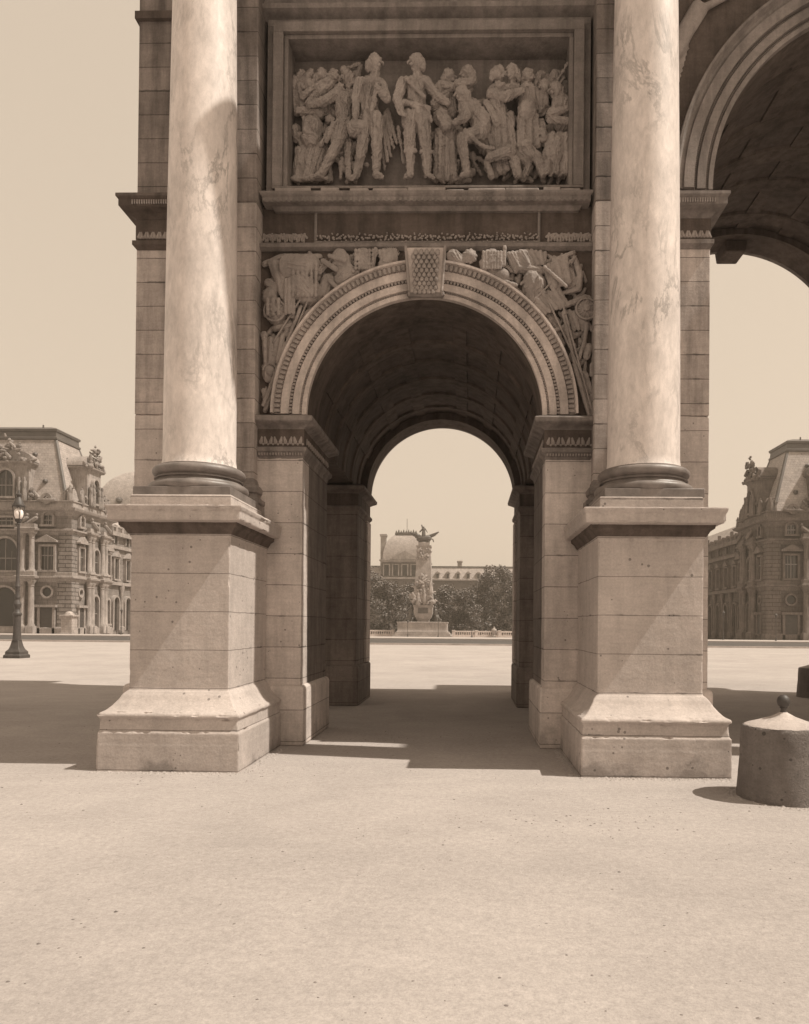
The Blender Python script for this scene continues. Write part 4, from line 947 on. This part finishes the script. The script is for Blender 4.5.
    # attic sculpture over the columns: reclining figures
    for mk, us in ((FR, (4.9, 6.2, 11.8)), (SI, (4.4, 8.2))):
        for u in us:
            b = mk(); b.caps((u - .5, -.9, H2 + 1.5), .28, (u + .4, -1.1, H2 + .8), .3, seg=7, rings=4); b.caps((u - .6, -.9, H2 + 1.95), .2, seg=6, rings=4); b.caps((u - .6, -.9, H2 + 1.8), .12, (u - .5, -.9, H2 + 1.5), .12, seg=6, rings=4); b.caps((u + .3, -1.1, H2 + .8), .2, (u + .95, -1.0, H2 + .75), .14, seg=6, rings=4)
            b.build('reclining_statue', M_PALS, e)
    # big sculpted dormers
    def dormer(mk, u, hw, ztop, depth):
        d = mk(); zb_ = H3 + 1.2
        d.box(u - hw, u + hw, -.15, depth, zb_, ztop - 2.2)
        d.rlathe(u - hw, u + hw, -.2, depth, [(0, ztop - 2.3), (.1, ztop - 2.1), (.45, ztop - 1.9), (.5, ztop - 1.7), (0, ztop - 1.6)])
        d.prism([(u + (hw + .5) * math.cos(a), ztop - 1.62 + 1.7 * math.sin(a)) for a in [PI * k / 14 for k in range(15)]], .1, depth)
        do = d.build('dormer', M_PALT, e, smooth=25)
        window(mk, u, zb_ + .5, ztop - 4.0, hw * .36, 'arch', True, -.15)
        q = mk()
        cluster(q, u - hw - .4, u + hw + .4, -.7, .1, ztop - 2.0, ztop + 1.9, 60, .26, rs, lambda t: max(.12, math.sin(PI * t) ** 1.6))
        for sg in (-1, 1):
            for k in (0, 1):
                g = mk(); xx = u + sg * (hw - .35 - .75 * k); g.caps((xx, -.55, zb_ + .1), .34, (xx + rs.uniform(-.1, .1), -.55, zb_ + 1.7), .26, seg=7, rings=4); g.caps((xx, -.6, zb_ + 1.7), .26, (xx, -.5, zb_ + 2.5), .24, seg=7, rings=4); g.caps((xx, -.6, zb_ + 2.5), .14, (xx, -.6, zb_ + 2.95), .19, seg=7, rings=4); g.build('dormer_statue', M_PALS, do)
            g = mk(); cluster(g, u + sg * (hw + .2), u + sg * (hw + 1.3), -.3, .3, zb_ - .1, zb_ + 1.6, 14, .25, rs, lambda t: 1 - .6 * t); g.build('dormer_scroll', M_PALS, do)
        q.build('dormer_sculpture', M_PALS, do)
    dormer(FR, 9.0, 3.1, H3 + 8.2, 3.6); dormer(SI, 5.6, 1.9, H3 + 8.4, 4.4)
    # cartouche scrolls and skyline statues
    ct = FR()
    for u in (3.2,): ct.arc([(.35, -.4), (.35, -.7), (.75, -.7), (.75, -.4)], (u, H3 + 1.4), 0, 2 * PI, 18); ct.caps((u - 1.0, -.5, H3 + 1.2), .3, (u + 1.1, -.5, H3 + 1.2), .25); ct.caps((u, -.5, H3 + 1.4), .25)
    ct.build('cartouche', M_PALS, e)
    for mk, x_, y_, dz_, h_ in ((FR, .4, .3, 1.2, 2.3), (FR, 1.1, .4, 1.2, 1.7), (SI, 2.2, -.2, 1.2, 2.2), (SI, 8.8, -.2, 1.2, 2.4), (SI, 9.8, -.2, 1.2, 1.9), (SI, 11.2, -.2, .4, 1.6)):
        st_ = mk(); statue_mb(st_, x_, y_, H3 + dz_, h_, rs); st_.build('skyline_statue', M_PALS, e)
    MB().tube([(s * 5.6, 2.6, H3 + 11), (s * 5.6, 2.6, H3 + 12.2)], .12).build('roof_finial', M_LEAD, r_o)
    return e, FR, SI, H1, H2, H3, B
def wing(xc, yc, z0, s, label, H1, H2, H3, B, seed, dome, M_PAL=M_PAL, M_PALT=M_PALT):
    rs = random.Random(seed)
    e = empty('palace_wing', (xc, yc, z0), label, 'palace wing', 'long palace wings behind the pavilions')
    def SI(): return MB(lambda p: (s * p[1], p[0], p[2]))
    Lw = 62; b0 = B + .3; h3 = H3 - 1.6
    SI().box(b0, b0 + Lw, .35, 12, -.5, h3).build('wall', M_PAL, e)
    st = SI()
    for (z, o) in ((H1, .45), (H2 - .9, .4)): st.box(b0, b0 + Lw, .35 - o, .345, z - .35, z + .15)
    st.box(b0, b0 + Lw, -.35, .345, h3 - .5, h3 + .1); st.build('string_course', M_PALT, e, smooth=0)
    bl = SI(); bl.box(b0, b0 + Lw, .2, .5, h3 + .9, h3 + 1.15)
    x = b0
    while x < b0 + Lw: bl.box(x, x + .5, .15, .55, h3 + .1, h3 + 1.3 + .5 * (int(x) % 3 == 0)); bl.box(x + .8, x + 1.0, .25, .45, h3 + .1, h3 + .9); bl.box(x + 1.3, x + 1.5, .25, .45, h3 + .1, h3 + .9); x += 2.0
    bl.build('parapet', M_PALT, e, smooth=0)
    SI().add([(b0, .8, h3), (b0 + Lw, .8, h3), (b0 + Lw, 12, h3), (b0, 12, h3), (b0, 5, h3 + 4.2), (b0 + Lw, 5, h3 + 4.2), (b0 + Lw, 8, h3 + 4.2), (b0, 8, h3 + 4.2)], [(3, 2, 1, 0), (4, 5, 6, 7), (0, 1, 5, 4), (1, 2, 6, 5), (2, 3, 7, 6), (3, 0, 4, 7)]).build('roof', M_SLATE, e, smooth=0)
    nb = 16; sp = Lw / nb
    for k in range(nb):
        u = b0 + sp * (k + .5)
        f = SI(); f.box(u - 1.15, u - .8, -.15, .35, .4, 4.7); f.box(u + .8, u + 1.15, -.15, .35, .4, 4.7); f.arc([(.8, .35), (.8, -.15), (1.12, -.15), (1.12, .35)], (u, 4.7), seg=12)
        fo_ = f.build('arcade_arch', M_PALT, e); SI().prism([(u - .8, .4), (u + .8, .4), (u + .8, 4.7)] + arcpts(u, 4.7, .8, 0, PI, 10)[1:], .28, .40).build('pane', M_GLASS, fo_, smooth=0)
        c = SI(); c.lathe([(.5, 0), (.5, .9), (.33, 1.0), (.3, 3), (.26, 6.3), (.42, 6.8), (.42, 7.3)], (u + sp / 2, .1, 0), 10); c.build('column', M_PALT, e)
        f = SI(); f.box(u - .9, u - .62, -.1, .35, H1 + .6, H1 + 3.7); f.box(u + .62, u + .9, -.1, .35, H1 + .6, H1 + 3.7); f.box(u - .9, u + .9, -.1, .35, H1 + 3.7, H1 + 3.95)
        f.prism([(u - 1.15, H1 + 4.0), (u + 1.15, H1 + 4.0), (u, H1 + 4.9)], -.3, .35); f.box(u - 1, u + 1, -.2, .35, H1 + .35, H1 + .6)
        fo_ = f.build('window', M_PALT, e, smooth=0); SI().box(u - .62, u + .62, .28, .40, H1 + .6, H1 + 3.7).build('pane', M_GLASS, fo_)
        f = SI(); f.box(u - .7, u - .5, .1, .35, H2 - .4, H2 + .7); f.box(u + .5, u + .7, .1, .35, H2 - .4, H2 + .7); f.box(u - .7, u + .7, .1, .35, H2 + .7, H2 + .9)
        fo_ = f.build('attic_window', M_PALT, e, smooth=0); SI().box(u - .5, u + .5, .28, .40, H2 - .4, H2 + .7).build('pane', M_GLASS, fo_)
    if dome:
        SI().box(74, 92, 8, 35, 0, 27.5).rlathe(74, 92, 8, 35, [(0, 27), (.5, 27.4), (.6, 28), (0, 28.2)]).build('far_pavilion_wall', M_PALT, e)
        prof = [(0, 28), (-.2, 28.6)] + [(-.2 - 8.5 * (1 - math.cos(R(7.5 * k))), 28.6 + 10.5 * math.sin(R(7.5 * k))) for k in range(1, 12)]
        do = SI().rlathe(74, 92, 8, 35, prof).build('domed_roof', M_SLATE, e, smooth=30)
        for v in (29, 22, 14): MB(lambda p: (s * p[0], p[1], p[2])).caps((v, 73.8, 30.6), .7, (v, 75, 30.8), .7, seg=10).build('lucarne', M_LEAD, do)
    return e
DK = (stone('dark_palace_stone', .12, row=.62, width=1.7, mort=.62, var=.08, blotch=.25, soot=.3, msize=.03, fine=6, k=1.5), stone('dark_rustication', .14, row=.55, width=1.9, mort=.4, var=.06, blotch=.2, soot=.2, msize=.05, fine=6, k=1.5), stone('dark_trim_stone', .16, blotch=.3, soot=.3, fine=6, k=1.5), stone('dark_sculpture_stone', .16, blotch=.35, soot=.3, fine=6, k=1.5))  # darker set of the palace stones for the right pavilion and wing
LX, LY = -53.9, 91.2
p_l = pavilion(LX, LY, -.25, -1, 'sunlit stone pavilion with mansard roof and sculpted dormers behind the street lamp', 11)
wing(LX, LY, -.25, -1, 'long palace wing with arcade and domed roof running back from the sunlit pavilion', *p_l[3:], 21, True)
RX, RY = 42.5, 96.2
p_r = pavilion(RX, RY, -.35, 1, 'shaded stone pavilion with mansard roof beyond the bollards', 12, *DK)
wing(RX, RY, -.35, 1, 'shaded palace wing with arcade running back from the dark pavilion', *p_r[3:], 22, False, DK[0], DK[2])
sb = MB().rlathe(-.7, .7, -.7, .7, [(.1, -.3), (.1, .2), (0, .25), (0, 2.3), (.2, 2.4), (.2, 2.55), (0, 2.6)]).caps((0, 0, 2.4), .7, None, None, seg=12, rings=6).build('sentry_box', M_SLATE, None)
sb.location = (LX + 1.6, LY - 3.2, gz(LY)); tag(sb, 'small round topped sentry box at the foot of the sunlit pavilion', 'sentry box')

# ------------------------------------------------------------------ monument seen through the arch
MX, MY = -8.75, 141.5; mz = gz(MY)
mon = empty('war_monument', (MX, MY, mz), 'tall pale monument with carved groups and winged lion on top, framed by the archway', 'monument')
MB().rlathe(-4.9, 4.9, -4, 4, [(1.0, -.3), (1.0, .3), (.7, .32), (.7, .65), (.4, .67), (.4, 1.0), (.1, 1.02), (.0, 1.4), (0, 2.7), (.12, 2.8), (.12, 3.0), (-1.5, 3.05)]).build('stepped_base', M_MON, mon, smooth=0)
MB().rlathe(-1.5, 1.5, -1.5, 1.5, [(-.35, 3.0), (-.3, 3.4), (.1, 4.0), (.35, 4.8), (.38, 6.0), (.5, 6.15), (.5, 6.4), (.2, 6.5), (.2, 6.8)]).build('pedestal', M_MON, mon, smooth=20)
MB().box(-1.0, 1.0, -1.98, -1.9, 4.75, 5.85).build('plaque', M_MONB, mon)
MB().rlathe(-1.3, 1.3, -1.3, 1.3, [(.75, 6.7), (.5, 9), (.3, 12), (.1, 16.6), (.05, 16.9), (.15, 17.2), (.18, 17.5), (.05, 17.6), (.05, 18.0), (.2, 18.2), (.25, 18.45), (-.2, 18.5), (-.2, 19.1)]).build('pylon', M_MON, mon, smooth=20)
cap_ = MB(); rs = random.Random(3); cluster(cap_, -1.2, 1.3, -1.7, -1.2, 15.6, 18.0, 26, .22, rs); cap_.build('carved_cartouche', M_MON, mon)
grp = MB(); rs = random.Random(5)
for k in range(6): statue_mb(grp, -1.5 + .6 * k, -2.1 - .3 * (k % 2), 6.6 + rs.uniform(0, 2.2), 2.6, rs)
statue_mb(grp, 0.2, -2.0, 9.3, 3.0, rs); cluster(grp, -2.2, 2.2, -2.6, -1.6, 6.6, 12.6, 90, .30, rs, lambda t: .35 + .65 * math.sin(PI * t)); grp.build('carved_group', M_MON, mon)
for sx in (-1, 1):
    f = MB(); f.caps((sx * 2.9, -1.5, 3.3), .6, (sx * 2.7, -1.4, 4.2), .5); f.caps((sx * 2.7, -1.4, 4.3), .45, (sx * 2.5, -1.4, 5.3), .4); f.caps((sx * 2.45, -1.45, 5.9), .28); f.caps((sx * 2.7, -1.6, 5.2), .16, (sx * 3.6, -1.8, 5.6 if sx > 0 else 4.6), .12); f.caps((sx * 2.9, -1.6, 3.6), .3, (sx * 3.6, -2.0, 3.4), .25)
    f.caps((sx * 3.6, -2.0, 3.4), .22, (sx * 3.5, -2.1, 3.0), .2); f.build('seated_figure', M_MONB, mon)
lion = MB()
lion.caps((-1.0, 0, 19.9), .6, (.8, 0, 20.0), .7); lion.caps((-1.3, -.1, 20.5), .5); lion.caps((-1.6, -.2, 20.3), .3)
for x in (-.9, -.5, .5, .9): lion.caps((x, -.2, 19.7), .28, (x * 1.1, -.25, 19.0), .2)
lion.tube([(1.4, 0, 20.0), (1.8, 0, 19.8), (1.9, 0, 19.4)], .12)
for sx in (-1, 1):
    for k in range(6): lion.caps((sx * .5, .2, 20.0 + .06 * k), .3, (sx * (2.2 + .14 * k), .3, 20.7 + .13 * k - .1 * (sx < 0)), .13)
lion.build('winged_lion', M_MONB, mon)
rd = MB(); statue_mb(rd, -.1, -.1, 20.2, 2.3, random.Random(9)); rd.caps((-.3, -.2, 21.9), .18, (-.9, -.2, 21.3), .12); rd.caps((-.2, -.1, 21.8), .18, (-.5, -.1, 22.7), .14); rd.build('rider', M_MONB, mon)
# balustrades
def balustrade(x0, x1, y, label):
    z = gz(y); e = empty('stone_balustrade', ((x0 + x1) / 2, y, z), label, 'balustrade', 'white stone balustrades beside the monument'); h = (x1 - x0) / 2
    MB().box(-h, h, -.2, .2, -.2, .45).build('plinth', M_BAL, e); MB().box(-h, h, -.22, .22, 1.0, 1.3).build('rail', M_BAL, e)
    x = -h + .3; b = MB()
    while x < h - .2: b.lathe([(.12, .45), (.18, .6), (.1, .85), (.14, 1.0)], (x, 0, 0), 6); x += .45
    b.build('balusters', M_BAL, e)
    x = -h
    while x <= h + .01: MB().rlathe(x - .3, x + .3, -.3, .3, [(0, -.2), (0, 1.25), (.06, 1.3), (.06, 1.4), (0, 1.42)]).build('pier', M_BAL, e); x += 2 * h / max(1, round(2 * h / 5))
balustrade(-36, -14.9, MY, 'white stone balustrade running left from the monument steps under the trees')
balustrade(-2.6, 30, MY, 'white stone balustrade running right from the monument steps under the trees')
ur = MB().rlathe(-.35, .35, -.35, .35, [(0, 0), (0, .3), (-.05, .35)]).lathe([(.3, .3), (.15, .5), (.4, .9), (.55, 1.4), (.5, 1.6), (.2, 1.8), (.1, 2.1), (.02, 2.2)], (0, 0, 0), 14).build('stone_vase', M_MON)
ur.location = (8.6 - 3.0, MY - .5, gz(MY) + .02); tag(ur, 'pale stone vase standing before the white balustrade at the right of the archway view', 'vase')

# ------------------------------------------------------------------ trees
def tree_mesh(seed, h, rad):
    rs = random.Random(seed); b = MB(); cl = []
    for k in range(58):
        a = rs.uniform(0, 2 * PI); t = rs.random() ** .9; rr = rad * rs.random() ** .42 * math.sin(PI * min(1, .24 + .72 * t)) ** .65
        cl.append(Vector((rr * math.cos(a), rr * math.sin(a), h * (.07 + .87 * t))))
    for c in cl:
        r = rs.uniform(1.0, 1.9)
        for i in range(140):
            d = Vector((rs.gauss(0, 1), rs.gauss(0, 1), rs.gauss(0, .8))); d = d.normalized() * r * rs.random() ** .4
            p = c + d; s = rs.uniform(.16, .34)
            u = Vector((rs.uniform(-1, 1), rs.uniform(-1, 1), rs.uniform(-.5, .5))).normalized(); v = u.cross(Vector((rs.uniform(-1, 1), rs.uniform(-1, 1), rs.uniform(.2, 1)))).normalized()
            n = len(b.v); b.v += [tuple(p + u * s), tuple(p + v * s * .6), tuple(p - u * s), tuple(p - v * s * .6)]; b.f.append((n, n + 1, n + 2, n + 3))
    tr = MB(); tr.caps((0, 0, -.3), .32, (.1, 0, h * .3), .24); tr.caps((.1, 0, h * .3), .22, (0, .1, h * .6), .12)
    for c in cl[:9]: tr.caps((.08, 0, h * rs.uniform(.25, .45)), .12, tuple(c), .04, seg=6, rings=4)
    return b, tr
protos = []
for sd_, h, r in ((1, 15.0, 6.0), (2, 13.0, 5.6), (3, 11.5, 5.0)):
    b, tr = tree_mesh(sd_, h, r)
    e = empty('broadleaf_tree', (0, 0, -50), '', 'tree', 'trees behind the monument'); cr = b.build('crown', M_LEAF, e, smooth=0, fix=False); tr.build('trunk', M_TRUNK, e)
    protos.append([e, False])
for (k, x, y, s, rz, lb) in [(0, -22.8, 156, 1.05, .3, 'tree at the left edge of the archway view, left of the monument'), (1, -17.0, 153, .92, 1.2, 'bushy tree between the left jamb and the monument'),
                             (2, -12.0, 162, 1.05, 2.0, 'low tree just left behind the monument pylon'), (2, -4.6, 160, 1.0, .7, 'tree just right behind the monument pylon'), (1, -.4, 153, .80, 2.6, 'lower tree right of the monument, left of the tallest tree'),
                             (0, 7.0, 158, 1.07, 1.9, 'tallest tree, peaked crown at the right of the archway view'), (1, 12.4, 154, .92, 4.0, 'tree at the right edge of the archway view'),
                             (2, 3.2, 168, 1.1, 5.0, 'tree filling the gap behind the white balustrade right of the monument')]:
    e, used = protos[k]
    o = copy_tree(e) if used else e
    protos[k][1] = True
    o.location = (x, y, gz(y)); o.scale = (s, s, s); o.rotation_euler = (0, 0, rz); o['label'] = lb

# ------------------------------------------------------------------ far palace behind the trees
FY = 222; fz0 = gz(FY)
far = empty('palace_building', (0, FY, fz0), 'far palace with a domed pavilion and a long low roof behind the trees', 'palace')
MB().box(-27, -12.5, 0, 14, 0, 23).build('wall', M_FAR, far)
for a, b_ in ((-70, -27.01), (-12.49, 80)): MB().box(a, b_, 2, 12, 0, 17.5).build('wing_wall', M_FAR, far)
MB().rlathe(-27, -12.5, 0, 14, [(.2, 22.4), (.6, 22.8), (.7, 23.2), (0, 23.3)]).box(-27.3, -12.2, -.4, -.003, 17.2, 17.8).build('cornice', M_PALT, far, smooth=0)
MB().prism([(-24.6, 23.3), (-14.8, 23.3), (-19.7, 26.0)], -.5, 3).build('pediment', M_PALT, far, smooth=0)
prof = [(-.3, 23.2)] + [(-.3 - 4.6 * (1 - math.cos(R(7.5 * k))), 23.4 + 8.2 * math.sin(R(7.5 * k))) for k in range(1, 11)]
dm = MB().rlathe(-27, -12.5, 0, 14, prof).build('domed_roof', M_SLATE, far, smooth=30)
cr = MB().rlathe(-22.6, -16.8, 4, 10, [(.4, 31.2), (.6, 31.6), (.6, 32.1), (.2, 32.3)])
for k in range(9): cr.caps((-22.8 + .78 * k, 3.7, 32.2), .3, (-22.8 + .78 * k, 3.7, 32.7 + .3 * (k % 2)), .15, seg=6, rings=4)
cr.tube([(-19.7, 7, 32), (-19.7, 7, 37)], .08).build('roof_crest', M_LEAD, dm)
MB().rlathe(-27.6, -25.9, 2, 4, [(0, 20), (0, 30.6), (.25, 30.8), (.25, 31.4), (-.2, 31.6)]).build('chimney', M_PALT, far, smooth=0)
for a, b_ in ((-70, -27.2), (-12.3, 80)):
    MB().add([(a, 1.4, 17.3), (b_, 1.4, 17.3), (b_, 12.6, 17.3), (a, 12.6, 17.3), (a, 4, 21.2), (b_, 4, 21.2), (b_, 10, 21.2), (a, 10, 21.2)], [(3, 2, 1, 0), (4, 5, 6, 7), (0, 1, 5, 4), (1, 2, 6, 5), (2, 3, 7, 6), (3, 0, 4, 7)]).build('roof', M_SLATE, far, smooth=0)
    MB().box(a, b_, 3.7, 4.3, 21.25, 21.6).build('roof_crest', M_LEAD, far); MB().box(a, b_, 1.1, 1.99, 16.9, 17.28).build('gutter', M_PALT, far)
x = -9.5
while x < 30:
    d = MB().box(x - .6, x + .6, 1.5, 4, 17.5, 19.2).prism([(x - .8, 19.2), (x + .8, 19.2), (x, 19.9)], 1.4, 4).build('dormer', M_PALT, far, smooth=0); MB().box(x - .35, x + .35, 1.42, 1.5, 17.7, 19).build('pane', M_GLASS, d); x += 3.2
MB().rlathe(-3.3, -1.9, 4, 6, [(0, 19), (0, 22.8), (.2, 23), (.2, 23.3), (-.2, 23.5)]).build('chimney', M_PALT, far, smooth=0)
for k in range(5):
    x = -25.4 + 2.85 * k
    d = MB().box(x - 1.1, x - .75, -.3, -.002, 18.2, 21.6).box(x + .75, x + 1.1, -.3, -.002, 18.2, 21.6).box(x - 1.1, x + 1.1, -.3, -.002, 21.6, 21.9).build('window', M_PALT, far, smooth=0); MB().box(x - .75, x + .75, -.06, .02, 18.2, 21.6).build('pane', M_GLASS, d)

# ------------------------------------------------------------------ air
hz, t, b = newmat('haze'); t.nodes.remove(b)
pv = t.nodes.new('ShaderNodeVolumePrincipled'); pv.inputs['Color'].default_value = (.98, .88, .74, 1); pv.inputs['Density'].default_value = HAZE_DENSITY; pv.inputs['Anisotropy'].default_value = .3
t.links.new(pv.outputs[0], [n for n in t.nodes if n.type == 'OUTPUT_MATERIAL'][0].inputs['Volume'])
h = MB().box(-425, 425, -65, 425, -3, 48).build('haze', hz, smooth=0); tag(h, 'thin summer haze over the square', 'haze', kind='stuff')
